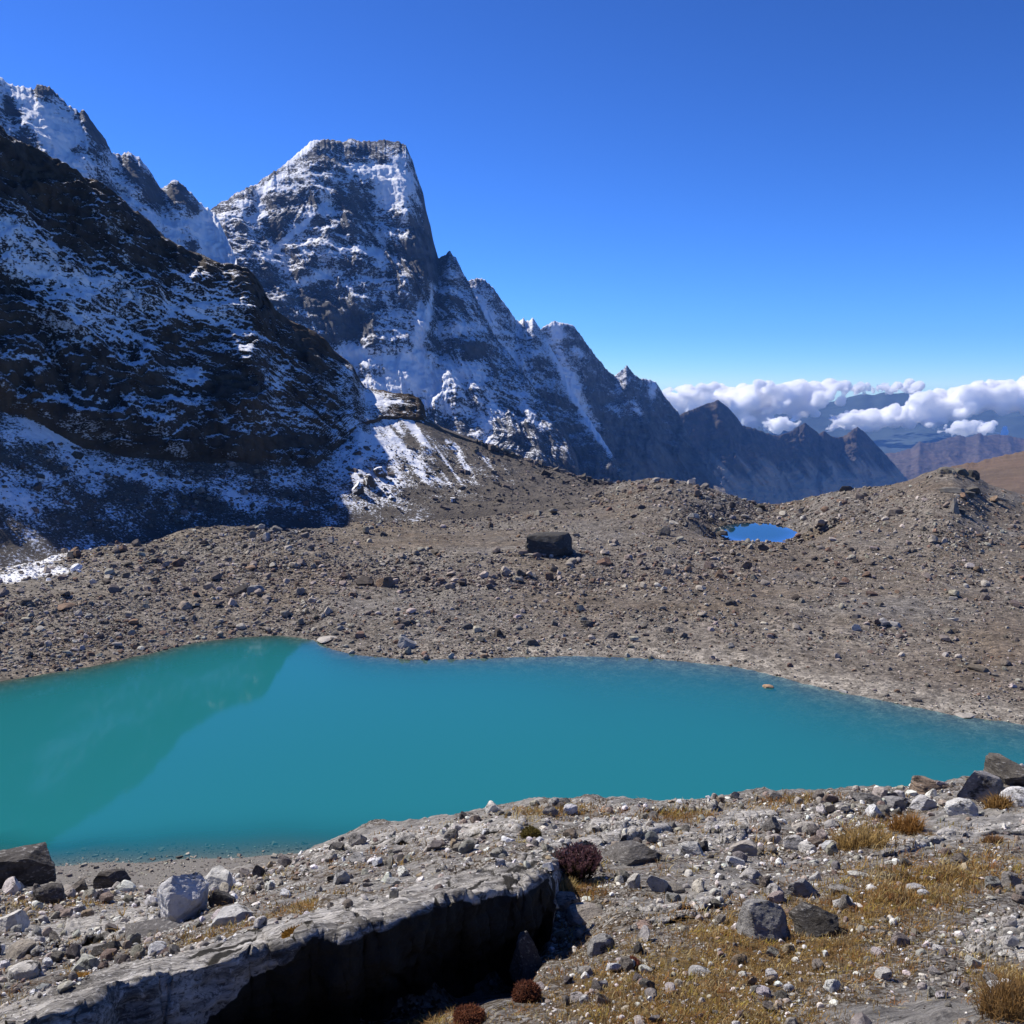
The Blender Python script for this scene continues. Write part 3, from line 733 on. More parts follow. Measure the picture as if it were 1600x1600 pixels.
# ================================================================== WATER
def water_mat(name, body):
    b = NB(name)
    p = b.pos()
    rip = b.noise(b.mapping(p, (1, 1.6, 1)), 1.1, 3, 0.5)
    rip2 = b.noise(p, 0.12, 2, 0.5)
    nrm_ = b.bump(b.math('MULTIPLY', rip, b.ramp(rip2, [(0.35, 0.3), (0.7, 1.0)])), 0.12, 0.02)
    b.put(b.b.inputs['Base Color'], body)
    b.b.inputs['Roughness'].default_value = 0.04
    b.b.inputs['IOR'].default_value = 1.333
    b.b.inputs['Specular IOR Level'].default_value = 0.5
    b.put(b.b.inputs['Normal'], nrm_)
    # the milky body hides the bed as it gets deeper; the surface reflects everywhere
    b.put(b.b.inputs['Alpha'], b.attr('murk'))
    gl = b.n('ShaderNodeBsdfGlass'); gl.inputs['IOR'].default_value = 1.333; gl.inputs['Roughness'].default_value = 0.0
    out = b.t.nodes['Material Output']
    fr_ = b.n('ShaderNodeFresnel'); fr_.inputs['IOR'].default_value = 1.333
    tr = b.n('ShaderNodeBsdfTransparent'); tr.inputs[0].default_value = (0.75, 0.93, 0.95, 1)
    g2 = b.n('ShaderNodeBsdfGlossy'); g2.inputs['Roughness'].default_value = 0.04
    b.t.nodes.remove(gl)
    b.b.inputs['Alpha'].default_value = 1.0
    for l in list(b.b.inputs['Alpha'].links): b.t.links.remove(l)
    m1 = b.n('ShaderNodeMixShader')
    b.put(m1.inputs[0], fr_.outputs[0]); b.put(m1.inputs[1], tr.outputs[0]); b.put(m1.inputs[2], g2.outputs[0])
    m2 = b.n('ShaderNodeMixShader')
    b.put(m2.inputs[0], b.attr('murk')); b.put(m2.inputs[1], m1.outputs[0]); b.put(m2.inputs[2], b.b.outputs[0])
    b.put(out.inputs['Surface'], m2.outputs[0])
    return b.m

ga = az_axis(300, -60, 1660, 22, 22, 12, 12)
gd = np.geomspace(64, 172, 120)
D = gd[:, None] * np.ones((1, len(ga)))
x, y = D * np.sin(ga), D * np.cos(ga)
bedz = np.where(D < 95.5, np.maximum(Gnear(x, y), Gmid(x, y)), Gmid(x, y))
dep = LAKE_Z - bedz
murk = 1 - np.exp(-np.maximum(dep, 0) / 0.45)
P = np.stack([x, y, np.full_like(x, LAKE_Z)], -1)
keep = dep > -1.2
fc = grid_faces(len(gd), len(ga))
kf = keep.ravel()[fc].all(1)
me = mesh_arrays('lake_water', P.reshape(-1, 3), fc[kf])
set_attr(me, 'murk', murk)
o = link('lake_water', me, water_mat('glacial milk water', (0.014, 0.155, 0.172)))
tag(o, 'opaque turquoise glacial lake', 'lake', kind='structure')

th = np.linspace(0, 2 * np.pi, 65)[:-1]
rr = np.linspace(0.0, 1.35, 14)[1:]
U, W = np.meshgrid(th, rr)
lx, ly = 11.4 * W * np.cos(U), 19.0 * W * np.sin(U)
x = pcx + lx * ca + ly * sa_; y = pcy - lx * sa_ + ly * ca
P = np.stack([x, y, np.full_like(x, POND_Z)], -1)
V = np.concatenate([[[pcx, pcy, POND_Z]], P.reshape(-1, 3)])
fcs = []
for r_ in range(len(rr) - 1):
    for k in range(64):
        fcs.append((1 + r_ * 64 + k, 1 + r_ * 64 + (k + 1) % 64, 1 + (r_ + 1) * 64 + (k + 1) % 64, 1 + (r_ + 1) * 64 + k))
for k in range(64): fcs.append((0, 1 + k, 1 + (k + 1) % 64, 0 if False else 0))
quads = [f_ for f_ in fcs if len(set(f_)) == 4]
me = bpy.data.meshes.new('pond_water')
me.from_pydata([tuple(v) for v in V], [], quads + [f_[:3] for f_ in fcs if len(set(f_)) == 3])
set_attr(me, 'murk', 1 - np.exp(-np.maximum(POND_Z - Gmid(V[:, 0], V[:, 1]), 0) / 0.5))
o = link('pond_water', me, water_mat('clear pond water', (0.01, 0.05, 0.075)))
tag(o, 'small deep blue pond lying among the moraine mounds', 'pond', kind='structure')
print('water', time.time() - T0)
# ================================================================== ROCKS
import bmesh
def ico(sub):
    bm = bmesh.new()
    bmesh.ops.create_icosphere(bm, subdivisions=sub, radius=1.0)
    V = np.array([v.co[:] for v in bm.verts]); Fc = np.array([[v.index for v in f.verts] for f in bm.faces])
    bm.free()
    return V, Fc
ICO = {k: ico(k) for k in (1, 2, 3, 4, 5)}
_q = np.array([[x_, y_, z_] for x_ in (-1, 1) for y_ in (-1, 1) for z_ in (-1, 1)], float) * 0.66
_f = [[0, 1, 3], [0, 3, 2], [4, 6, 7], [4, 7, 5], [0, 4, 5], [0, 5, 1], [2, 3, 7], [2, 7, 6], [0, 2, 6], [0, 6, 4], [1, 5, 7], [1, 7, 3]]
ICO[0] = (_q, np.array(_f))

def rock_shape(seed, sub, cuts=16, flat=0.7, rough=0.035, low=0.45, high=0.78, taper=0.15, layer=0.0, boxy=0.0):
    """an angular stone: a ball with its sides broken off along random planes, a flattish foot, then roughened"""
    r = np.random.default_rng(seed)
    V, Fc = ICO[sub]
    ax = np.array([1.0, r.uniform(0.7, 1.0), flat])
    V = V * (1 - boxy + boxy / np.abs(V).max(1, keepdims=True)) * (1 - 0.2 * boxy)
    V = V * ax
    for k in range(cuts):
        n = r.normal(size=3); n[2] *= 0.85 if k % 3 else 0.25; n /= np.linalg.norm(n)
        o = r.uniform(low, high) * np.linalg.norm(ax * n)
        V = V - n * np.maximum(V @ n - o, 0)[:, None]
    V[:, 2] = np.maximum(V[:, 2], -0.42 * flat)
    zr = (V[:, 2] / flat + 0.42) / 1.42
    V[:, :2] *= (1.08 - taper * zr)[:, None]
    if rough:
        q = fbm(V[:, 0] + seed, V[:, 1], V[:, 2], s=0.42, o=5, gain=0.62)
        q2 = fbm(V[:, 0] + seed, V[:, 1], V[:, 2], s=0.6, o=4, gain=0.55, ridged=True)
        V = V * (1 + rough * q - 0.8 * rough * np.maximum(q2, 0))[:, None]
    if layer:
        V[:, :2] *= (1 + layer * fbm(0.3 * V[:, 0], 0.3 * V[:, 1] + seed, V[:, 2] * 5, s=1.0, o=3))[:, None]
    V[:, :2] -= 0.5 * (V[:, :2].max(0) + V[:, :2].min(0))
    V /= np.abs(V[:, :2]).max()
    return V, Fc

def stone_material(name, source, lichen=0.5, world=False, unit=1.0, pale=1.0, speck=0.5):
    b = NB(name)
    if source == 'object':
        oi = b.n('ShaderNodeObjectInfo')
        tint = oi.outputs['Color']
        v = b.n('ShaderNodeVectorMath'); v.operation = 'ADD'
        b.put(v.inputs[0], b.obj()); 
        sc_ = b.n('ShaderNodeVectorMath'); sc_.operation = 'SCALE'
        b.put(sc_.inputs[0], (1.0, 1.0, 1.0)); b.put(sc_.inputs['Scale'], b.math('MULTIPLY', oi.outputs['Random'], 40.0))
        b.put(v.inputs[1], sc_.outputs[0])
        p = v.outputs[0]
    else:
        tint = b.attr('tint', 'Color')
        p = b.mapping(b.pos(), (1 / unit,) * 3)
    n1 = b.noise(p, 1.7, 9, 0.68)
    n2 = b.noise(b.mapping(p, (1, 1, 2.6)), 5.5, 8, 0.72)
    n3 = b.noise(p, 0.9, 4, 0.6)
    c = b.mix(1.0, tint, b.ramp(n1, [(0.3, 0.55), (0.5, 1.0), (0.7, 1.25)]), 'MULTIPLY')
    c = b.mix(b.math('MULTIPLY', b.ramp(n2, [(0.54, 0.0), (0.64, 1.0)]), speck), c, (0.62 * pale, 0.6 * pale, 0.56 * pale))
    ln = b.math('ADD', n3, b.math('MULTIPLY', n2, 0.5))
    c = b.mix(b.math('MULTIPLY', b.map(ln, 0.8, 0.9), lichen), c, (0.028, 0.024, 0.02))
    h = b.math('ADD', n1, b.math('MULTIPLY', n2, 0.5))
    return b.fin(c, b.bump(h, 0.8, 0.12 * unit if world else 0.05))

m_rock = stone_material('lichen spotted grey rock', 'object', 0.9)
m_boul = stone_material('weathered moraine boulder', 'object', 0.5, pale=0.6, speck=0.25)
m_loose = stone_material('loose near stones', 'attr', 0.6, True, 0.12)
m_rubb = stone_material('moraine rubble', 'attr', 0.3, True, 2.0, pale=0.65, speck=0.2)
b = NB('snow crusted boulder')
p = b.obj()
nn = b.noise(p, 2.2, 7, 0.6)
gz = b.n('ShaderNodeSeparateXYZ'); b.put(gz.inputs[0], b.n('ShaderNodeNewGeometry').outputs['Normal'])
sm = b.map(b.math('ADD', gz.outputs[2], b.math('MULTIPLY', b.math('SUBTRACT', nn, 0.5), 1.2)), 0.25, 0.4)
m_snowb = b.fin(b.mix(sm, (0.09, 0.075, 0.06), (0.83, 0.85, 0.88)), b.bump(nn, 0.6, 0.05))

LIB = {}
def rock_mesh(kind, k, mat):
    key = (kind, k, mat.name)
    if key in LIB: return LIB[key]
    sub, kw = {'hero': (5, dict(flat=0.8, rough=0.085, layer=0.07)), 'flat': (5, dict(flat=0.42, rough=0.07, layer=0.06)), 'spire': (4, dict(flat=1.5, taper=0.75)), 'pyramid': (5, dict(cuts=14, flat=1.05, taper=0.55, rough=0.10, low=0.42, high=0.75, layer=0.12)),
               'mid': (3, dict(cuts=14)), 'slabby': (3, dict(cuts=13, flat=0.4)), 'round': (4, dict(cuts=16, flat=0.78, rough=0.05, low=0.72, high=0.93)), 'block': (5, dict(cuts=9, flat=0.85, rough=0.06, low=0.68, high=0.92, taper=0.02, layer=0.08, boxy=0.85))}[kind]
    if sub == 5 and mat is not m_rock: sub = 4
    V, Fc = rock_shape(1000 + 37 * k + sum(map(ord, kind)), sub, **kw)
    me = mesh_arrays('rock_' + kind, V, Fc, smooth=False)
    me.materials.append(mat)
    LIB[key] = (me, float(np.ptp(V[:, 2])), float(V[:, 2].min()))
    return LIB[key]

PALE, GREY, DARK, BROWN, RUST, TAN = (0.64, 0.61, 0.55), (0.31, 0.29, 0.26), (0.07, 0.064, 0.058), (0.16, 0.115, 0.08), (0.17, 0.088, 0.058), (0.33, 0.255, 0.165)

def put_rock(name, px, pbot, wpx, hpx, kind, k, mat, tint, label, cat, G, d0, d1, d=None, rz=None, group=None, sink=0.16, depth=0.8, tilt=0.0):
    """stands a rock on the ground where the ray of its foot meets it, at the size it shows there"""
    a, e = px2ae(px, pbot)
    fixed = d is not None
    if d is None: d = float(hit(px, pbot, G, d0, d1)[0])
    me, hz, z0 = rock_mesh(kind, k, mat)
    sl = math.hypot(d, d * e)
    dip = math.atan(-e)
    w_ = 0.93 * wpx / F * sl
    h_ = 0.9 * max(0.4 * hpx, (hpx - 0.65 * wpx * depth * math.sin(dip)) / math.cos(dip)) / F * sl
    o = link(name, me)
    dc = d + 0.35 * w_ * depth
    x_, y_ = dc * math.sin(a), dc * math.cos(a)
    zg = min(float(G(np.array([d * math.sin(a)]), np.array([d * math.cos(a)]))[0]), float(G(np.array([x_]), np.array([y_]))[0]) + 0.12 * h_)
    if fixed: zg = d * e
    s = w_ / 2
    sz = h_ * (1 + sink) / hz
    o.scale = (s, s * depth, sz)
    o.rotation_euler = (tilt, 0, (-a) if rz is None else -a + rz)
    o.location = (x_, y_, zg - z0 * sz - h_ * sink)
    o.color = (*tint, 1)
    return tag(o, label, cat, group)

# ---- the rocks one can point at on the near slope: px, foot, width, height, kind, shape, tint, label
NEAR = [
    (37, 1382, 86, 56, 'block', 1, DARK, 'big black flat topped boulder against the water at the left edge', 20.5),
    (293, 1438, 78, 78, 'hero', 21, (0.62, 0.61, 0.59), 'large pale pointed boulder with white facets on the left slope', None),
    (343, 1391, 54, 38, 'hero', 5, (0.55, 0.54, 0.5), 'pale wedge boulder just behind the pointed white boulder', None),
    (362, 1445, 66, 34, 'hero', 6, (0.56, 0.55, 0.52), 'white and black mottled rock right of the pointed boulder', None),
    (348, 1416, 42, 32, 'mid', 7, DARK, 'dark mossy stone tucked between two white boulders', None),
    (176, 1392, 54, 38, 'hero', 8, (0.09, 0.08, 0.07), 'dark brown leaning rock beside the little beach', None),
    (98, 1371, 28, 14, 'slabby', 1, (0.42, 0.27, 0.12), 'small orange stone near the black boulder', None),
    (75, 1366, 26, 18, 'mid', 2, (0.6, 0.6, 0.58), 'small white stone touching the black boulder', None),
    (78, 1412, 48, 34, 'hero', 9, (0.1, 0.09, 0.08), 'dark craggy rock below the orange stone', None),
    (160, 1408, 22, 20, 'mid', 4, PALE, 'pale upright stone below the leaning brown rock', None),
    (168, 1490, 44, 28, 'hero', 10, (0.06, 0.055, 0.05), 'dark triangular stone at the end of the pale slab', None),
    (246, 1460, 92, 34, 'flat', 2, (0.15, 0.14, 0.13), 'dark undercut rock with a rusty mossy face', None),
    (40, 1531, 46, 30, 'slabby', 3, PALE, 'pale squarish slab stone near the left edge', None),
    (132, 1518, 40, 28, 'flat', 4, (0.5, 0.5, 0.42), 'pale greenish tabular stone left of the long ledge', None),
    (36, 1497, 40, 26, 'slabby', 5, (0.42, 0.37, 0.3), 'tan slab stone at the left edge', None),
    (20, 1455, 46, 34, 'hero', 11, PALE, 'pale yellowish rock cut by the left edge', None),
    (534, 1382, 30, 26, 'hero', 12, (0.45, 0.44, 0.42), 'cube like stone half white half dark above the long ledge', None),
    (482, 1463, 34, 22, 'round', 2, (0.4, 0.4, 0.4), 'smooth grey stone sitting on the long ledge', 3.75),
    (560, 1346, 30, 18, 'hero', 13, (0.4, 0.39, 0.37), 'rounded white topped rock on the crest left of centre', None),
    (526, 1332, 26, 16, 'mid', 6, (0.13, 0.12, 0.11), 'dark stone at the left end of the crest slab', None),
    (618, 1334, 26, 12, 'slabby', 2, GREY, 'small flat grey stone under the crest slab', None),
    (735, 1324, 32, 20, 'slabby', 7, (0.3, 0.28, 0.25), 'flat stone with a dark side behind the ledge', None),
    (724, 1281, 18, 14, 'mid', 9, DARK, 'small black stone on the smooth crest slab', None),
    (405, 1373, 20, 22, 'mid', 8, (0.09, 0.08, 0.075), 'small dark block above the beach end', None),
    (883, 1258, 32, 15, 'hero', 14, (0.08, 0.075, 0.07), 'dark knob of rock on the skyline crest at centre', None),
    (985, 1352, 98, 42, 'hero', 15, (0.13, 0.12, 0.11), 'dark mottled boulder in the hollow behind the heather', None),
    (1078, 1338, 42, 28, 'hero', 16, (0.52, 0.51, 0.48), 'white rock with a dark right side near the hollow', None),
    (1160, 1336, 48, 30, 'hero', 17, (0.42, 0.38, 0.33), 'tan and white rock in the middle of the stone field', None),
    (1150, 1356, 42, 26, 'hero', 18, (0.62, 0.61, 0.59), 'bright white rock below the tan one', None),
    (1175, 1380, 42, 26, 'hero', 19, (0.47, 0.45, 0.42), 'pale wedge stone with a brown shaded side', None),
    (1028, 1394, 36, 32, 'hero', 20, (0.42, 0.42, 0.41), 'angular pale block in the hollow', None),
    (990, 1389, 22, 24, 'mid', 10, PALE, 'small upright pale stone left of the angular block', None),
    (1052, 1395, 38, 18, 'round', 4, (0.26, 0.235, 0.2), 'rounded brownish cobble right of the angular block', None),
    (872, 1426, 70, 32, 'flat', 6, (0.3, 0.255, 0.215), 'flat brown stone in the grass right of the ledge', None),
    (914, 1444, 74, 32, 'flat', 7, (0.32, 0.285, 0.25), 'flat brown stone overlapping its neighbour in the grass', None),
    (1005, 1452, 40, 18, 'slabby', 8, (0.42, 0.3, 0.24), 'pinkish flat stone in dry grass', None),
    (940, 1491, 46, 36, 'round', 5, (0.36, 0.35, 0.33), 'rounded boulder with a white cap in the grass', None),
    (1192, 1470, 84, 66, 'hero', 36, (0.3, 0.29, 0.27), 'tall mottled boulder with a white left face', None),
    (1272, 1464, 104, 62, 'hero', 37, (0.075, 0.068, 0.06), 'wide dark boulder joined to the mottled one', None),
    (1250, 1400, 52, 36, 'hero', 23, (0.3, 0.29, 0.28), 'grey boulder above the wide dark boulder', None),
    (1274, 1378, 20, 18, 'mid', 12, (0.66, 0.65, 0.62), 'small white stone right of the grey boulder', None),
    (1318, 1398, 46, 14, 'slabby', 9, GREY, 'flat grey stone in the grass at right', None),
    (1317, 1420, 36, 22, 'hero', 24, (0.64, 0.63, 0.6), 'white angular stone above the dark boulder corner', None),
    (1208, 1250, 28, 18, 'hero', 25, (0.2, 0.19, 0.18), 'dark and white stone on the right crest', None),
    (1205, 1300, 30, 26, 'hero', 26, (0.14, 0.13, 0.12), 'dark block at the end of the pale crest slab', None),
    (1452, 1244, 62, 32, 'hero', 27, (0.24, 0.175, 0.125), 'brown wedge boulder on the right crest', None),
    (1356, 1256, 52, 26, 'hero', 28, (0.2, 0.19, 0.18), 'grey knobbly boulder on the crest left of the brown wedge', None),
    (1402, 1266, 46, 24, 'hero', 29, (0.3, 0.29, 0.28), 'low grey boulder under the brown wedge', None),
    (1442, 1268, 38, 26, 'hero', 30, (0.5, 0.49, 0.48), 'white and black veined boulder under the brown wedge', None),
    (1502, 1273, 48, 30, 'hero', 31, (0.58, 0.57, 0.54), 'big pale boulder at the head of the right slab', None),
    (1527, 1254, 70, 52, 'hero', 32, (0.2, 0.19, 0.185), 'black and white mottled boulder near the right edge', None),
    (1578, 1226, 92, 48, 'hero', 33, (0.1, 0.09, 0.075), 'large dark mossy boulder on the crest at the right edge', None),
    (1590, 1262, 52, 34, 'round', 7, (0.63, 0.62, 0.6), 'rounded white boulder at the right edge', None),
    (1240, 1328, 34, 26, 'round', 9, (0.52, 0.5, 0.47), 'round pale cobble among smaller cobbles', None),
    (1262, 1332, 30, 20, 'round', 8, (0.64, 0.62, 0.58), 'white cobble right of the round pale cobble', None),
    (1258, 1300, 40, 24, 'round', 3, (0.5, 0.46, 0.4), 'large tan cobble at the top of the cobble patch', None),
    (1300, 1294, 24, 16, 'round', 1, (0.45, 0.43, 0.4), 'pale round cobble below the skyline stones', None),
    (1092, 1526, 36, 20, 'round', 6, (0.5, 0.49, 0.46), 'pale oblong cobble in the foreground grass', None),
    (940, 1545, 20, 16, 'mid', 13, (0.66, 0.65, 0.63), 'small white stone in the foreground grass', None),
    (824, 1530, 60, 78, 'hero', 34, (0.1, 0.095, 0.09), 'dark rounded rock at the foot of the ledge corner', 3.95),
    (1395, 1352, 24, 12, 'slabby', 4, (0.5, 0.48, 0.42), 'small pale stone in the grass below the right slab', None),
    (1340, 1372, 36, 16, 'slabby', 6, (0.62, 0.6, 0.52), 'creamy flat stone in the grass below the cobbles', None),
    (1430, 1392, 30, 14, 'slabby', 10, (0.5, 0.48, 0.46), 'grey white flat stone in the golden turf', None),
]
def short(lb):
    s_ = lb
    for w_ in (' in ', ' on ', ' at ', ' against ', ' right of ', ' left of ', ' beside ', ' with ', ' under ', ' above ', ' below ', ' near ', ' behind ', ' among ', ' sitting ', ' standing ', ' touching ', ' tucked ', ' just ', ' half ', ' cut ', ' alone', ' overlapping ', ' joined ', ' leaning on', ' lying ', ' up the ', ' to the ', ' of the ', ' from ', ' for ', ', '):
        if w_ in s_: s_ = s_[:s_.index(w_)]
    return s_
USED = set()
def where_label(head, x, y, spots):
    """says which one by the two placed rocks nearest to it"""
    dd_ = [math.hypot(x - q[0], 2.2 * (y - q[1])) for q in spots]
    o_ = np.argsort(dd_)
    def rel(k):
        q = spots[k]
        dx, dy = x - q[0], 2.2 * (y - q[1])
        if abs(dx) > abs(dy): return 'right of the' if dx > 0 else 'left of the'
        return 'in front of the' if dy > 0 else 'behind the'
    for k in o_[:4]:
        for far in (('',) if dd_[k] < 70 else ('well ',)):
            t = f'{head} {far}{rel(k)} {q_(spots[k][2])}'
            if t not in USED and len(t.split()) <= 16:
                USED.add(t); return t
    for k in o_[:4]:
        for k2 in o_[:5]:
            if k2 == k: continue
            t = f'{head} {rel(k)} {spots[k][2]}, near the {spots[k2][2]}'
            if t not in USED and len(t.split()) <= 16:
                USED.add(t); return t
    k = o_[0]
    return f'{head} {rel(k)} {q_(spots[k][2])}'
def q_(s_): return s_
NEAR_SPOT = []
for i_, (px_, pb_, w_, h_, kd, k_, ti, lb, d_) in enumerate(NEAR):
    put_rock('rock', px_, pb_, w_, h_, kd, k_, m_rock, ti, lb, 'rock', Gnear, 2.6, 40, d=d_, rz=0.4 * math.sin(i_ * 2.3))
    NEAR_SPOT.append((px_, pb_ - h_ / 3, short(lb)))

# ---- the boulders one can point at on the moraine
MID = [
    (858, 869, 82, 44, 'block', 6, (0.05, 0.047, 0.042), 'huge dark block of rock standing alone on the moraine plain'),
    (832, 868, 44, 7, 'slabby', 3, (0.34, 0.31, 0.27), 'pale low slab leaning on the huge dark block'),
    (777, 800, 34, 17, 'hero', 2, (0.075, 0.07, 0.066), 'dark blue grey boulder, the larger of a pair under the snowy scree'),
    (800, 800, 26, 13, 'hero', 4, (0.075, 0.07, 0.068), 'dark boulder right beside the larger one under the scree'),
    (636, 1014, 34, 24, 'hero', 7, (0.3, 0.29, 0.28), 'grey boulder with a black hollow just above the lake shore'),
    (513, 1003, 34, 10, 'slabby', 5, (0.4, 0.37, 0.33), 'flat pale slab at the tip of the lake inlet'),
    (524, 993, 16, 8, 'mid', 3, (0.12, 0.11, 0.1), 'small dark stone behind the flat pale slab'),
    (400, 929, 30, 17, 'hero', 8, (0.25, 0.245, 0.24), 'grey rounded boulder on the left moraine beside a dark one'),
    (376, 928, 28, 17, 'hero', 10, (0.1, 0.088, 0.078), 'dark boulder left of the grey rounded one'),
    (603, 917, 34, 20, 'hero', 11, (0.17, 0.115, 0.075), 'rusty brown boulder in the reddish rubble band'),
    (572, 915, 34, 18, 'hero', 13, (0.085, 0.07, 0.06), 'dark brown boulder left of the rusty one'),
    (288, 953, 28, 15, 'slabby', 8, (0.34, 0.28, 0.22), 'tan tilted slab on the gravel left of centre'),
    (108, 952, 46, 12, 'slabby', 1, (0.2, 0.135, 0.095), 'long flat brown slab on the left gravel'),
    (1379, 979, 28, 15, 'hero', 14, (0.3, 0.29, 0.28), 'large pale grey boulder of the trio on the right flat'),
    (1397, 980, 22, 9, 'slabby', 2, (0.3, 0.29, 0.28), 'low grey slab touching the large pale boulder'),
    (1338, 986, 16, 13, 'spire', 1, (0.42, 0.41, 0.39), 'small pointed whitish stone left of the trio'),
    (1338, 968, 14, 8, 'mid', 4, (0.12, 0.11, 0.105), 'small dark stone behind the pointed whitish one'),
    (1200, 1075, 20, 7, 'round', 2, (0.42, 0.27, 0.16), 'orange stone standing in the shallows by the right shore'),
    (1491, 803, 17, 25, 'spire', 3, (0.2, 0.185, 0.165), 'pointed upright rock below the brown knoll'),
    (1500, 804, 18, 9, 'mid', 6, (0.085, 0.078, 0.07), 'dark stone at the foot of the pointed upright rock'),
    (1398, 806, 28, 14, 'round', 5, (0.17, 0.145, 0.12), 'rounded brown boulder on the slope left of the pointed rock'),
    (1124, 904, 20, 17, 'hero', 15, (0.2, 0.135, 0.085), 'brown cube like boulder below the small pond'),
    (1166, 890, 20, 15, 'hero', 17, (0.15, 0.11, 0.08), 'dark brown boulder right of the cube like one'),
    (1143, 948, 20, 12, 'mid', 5, (0.075, 0.068, 0.06), 'dark tussock like stone on the brown flat'),
    (1193, 861, 20, 12, 'hero', 20, (0.085, 0.075, 0.068), 'dark boulder just in front of the small pond'),
    (1165, 844, 26, 9, 'hero', 23, (0.11, 0.1, 0.09), 'dark low boulder on the near rim of the pond'),
    (1130, 833, 14, 6, 'mid', 8, (0.36, 0.35, 0.33), 'pale stone at the left end of the pond'),
    (1038, 838, 24, 17, 'hero', 24, (0.1, 0.093, 0.085), 'dark blocky boulder left of the pond'),
    (944, 884, 26, 15, 'hero', 26, (0.17, 0.105, 0.075), 'reddish boulder right of the huge dark block'),
    (1238, 877, 16, 9, 'mid', 7, (0.075, 0.066, 0.06), 'dark stone in the rubble below the pond'),
    (922, 981, 26, 14, 'hero', 27, (0.085, 0.078, 0.07), 'dark wedge boulder on the flat above the lake'),
    (867, 978, 16, 11, 'mid', 9, (0.1, 0.095, 0.085), 'dark square stone left of the wedge boulder'),
    (1044, 990, 20, 13, 'hero', 28, (0.13, 0.12, 0.11), 'dark and white stone on the flat above the right shore'),
    (830, 1010, 26, 14, 'hero', 29, (0.11, 0.1, 0.09), 'dark low boulder above the far shore at centre'),
    (955, 997, 26, 12, 'hero', 30, (0.1, 0.09, 0.08), 'dark mounded boulder near the far shore'),
    (730, 984, 22, 12, 'hero', 31, (0.1, 0.095, 0.09), 'dark grey boulder on the gravel above the lake centre'),
    (630, 979, 24, 14, 'hero', 32, (0.12, 0.105, 0.09), 'brown grey boulder up the bank from the hollowed one'),
    (1362, 932, 18, 9, 'mid', 11, (0.12, 0.08, 0.06), 'dark reddish stone on the right gravel'),
    (1488, 938, 16, 7, 'slabby', 7, (0.25, 0.24, 0.22), 'small grey slab alone at the right'),
    (1528, 1050, 32, 12, 'slabby', 9, (0.13, 0.11, 0.085), 'flat brown slab in the ochre ground at the right edge'),
    (1488, 970, 18, 6, 'slabby', 4, (0.3, 0.29, 0.27), 'thin pale slab right of the trio'),
    (1432, 1098, 16, 8, 'mid', 13, (0.11, 0.1, 0.09), 'dark stone on the right shore sand'),
    (1384, 1090, 14, 7, 'mid', 12, (0.12, 0.11, 0.1), 'small dark stone at the water edge on the right'),
    (1318, 1082, 16, 6, 'slabby', 6, (0.38, 0.36, 0.33), 'pale flat stone at the water edge'),
    (1360, 1021, 10, 6, 'mid', 2, (0.2, 0.14, 0.11), 'tiny reddish stone above the right shore'),
    (1512, 1121, 40, 6, 'slabby', 10, (0.36, 0.33, 0.29), 'long low pale slab along the right waterline'),
    (600, 838, 14, 9, 'mid', 1, (0.09, 0.08, 0.07), 'dark stone alone on the ochre flat'),
    (1000, 796, 18, 8, 'mid', 10, (0.08, 0.074, 0.068), 'dark stone on the central mound'),
    (1224, 772, 22, 9, 'hero', 5, (0.1, 0.095, 0.09), 'dark rock on the skyline of the moraine right of the pond'),
    (1322, 768, 24, 10, 'hero', 6, (0.09, 0.085, 0.08), 'dark rock on the skyline left of the brown knoll'),
]
MID_SPOT = [(q[0], q[1] - q[3] / 3, short(q[7])) for q in MID]
size_word = lambda s_, a_, b_: 'small' if s_ < a_ else 'medium' if s_ < b_ else 'large'
shape_w = {'mid': 'angular stone', 'slabby': 'flat stone', 'round': 'rounded stone'}
def Gm2(x, y): return Gmid(x, y)
for i_, (px_, pb_, w_, h_, kd, k_, ti, lb) in enumerate(MID):
    dfix = None
    if lb.startswith('orange stone'): dfix = 40.0 / abs(px2ae(px_, pb_)[1])
    put_rock('boulder', px_, pb_, w_, h_, kd, k_, m_boul, ti, lb, 'boulder', Gm2, 96, 425, d=dfix, rz=0.4 * math.sin(i_ * 1.7), sink=0.12 if dfix is None else 0.5)

# knoll outcrop: a few leaning blocks
OUT = [(1478, 741, 26, 12, 'hero', 9, (0.17, 0.155, 0.13), 'grey crag at the left of the knoll top'), (1501, 742, 26, 11, 'hero', 12, (0.12, 0.108, 0.09), 'dark crag in the middle of the knoll top'), (1521, 747, 18, 13, 'block', 16, (0.075, 0.07, 0.062), 'dark blocky crag at the right end of the knoll top'),
       (1488, 770, 40, 10, 'flat', 18, (0.17, 0.155, 0.13), 'low grey outcrop below the knoll top'), (1516, 768, 30, 9, 'flat', 19, (0.11, 0.1, 0.085), 'low dark outcrop beside the grey one under the knoll'), (1555, 781, 40, 7, 'flat', 1, (0.16, 0.15, 0.135), 'flat grey ledge right of the knoll')]
for px_, pb_, w_, h_, kd, k_, ti, lb in OUT:
    put_rock('outcrop', px_, pb_, w_, h_, kd, k_, m_boul, ti, lb, 'outcrop', Gm2, 96, 425, sink=0.3)

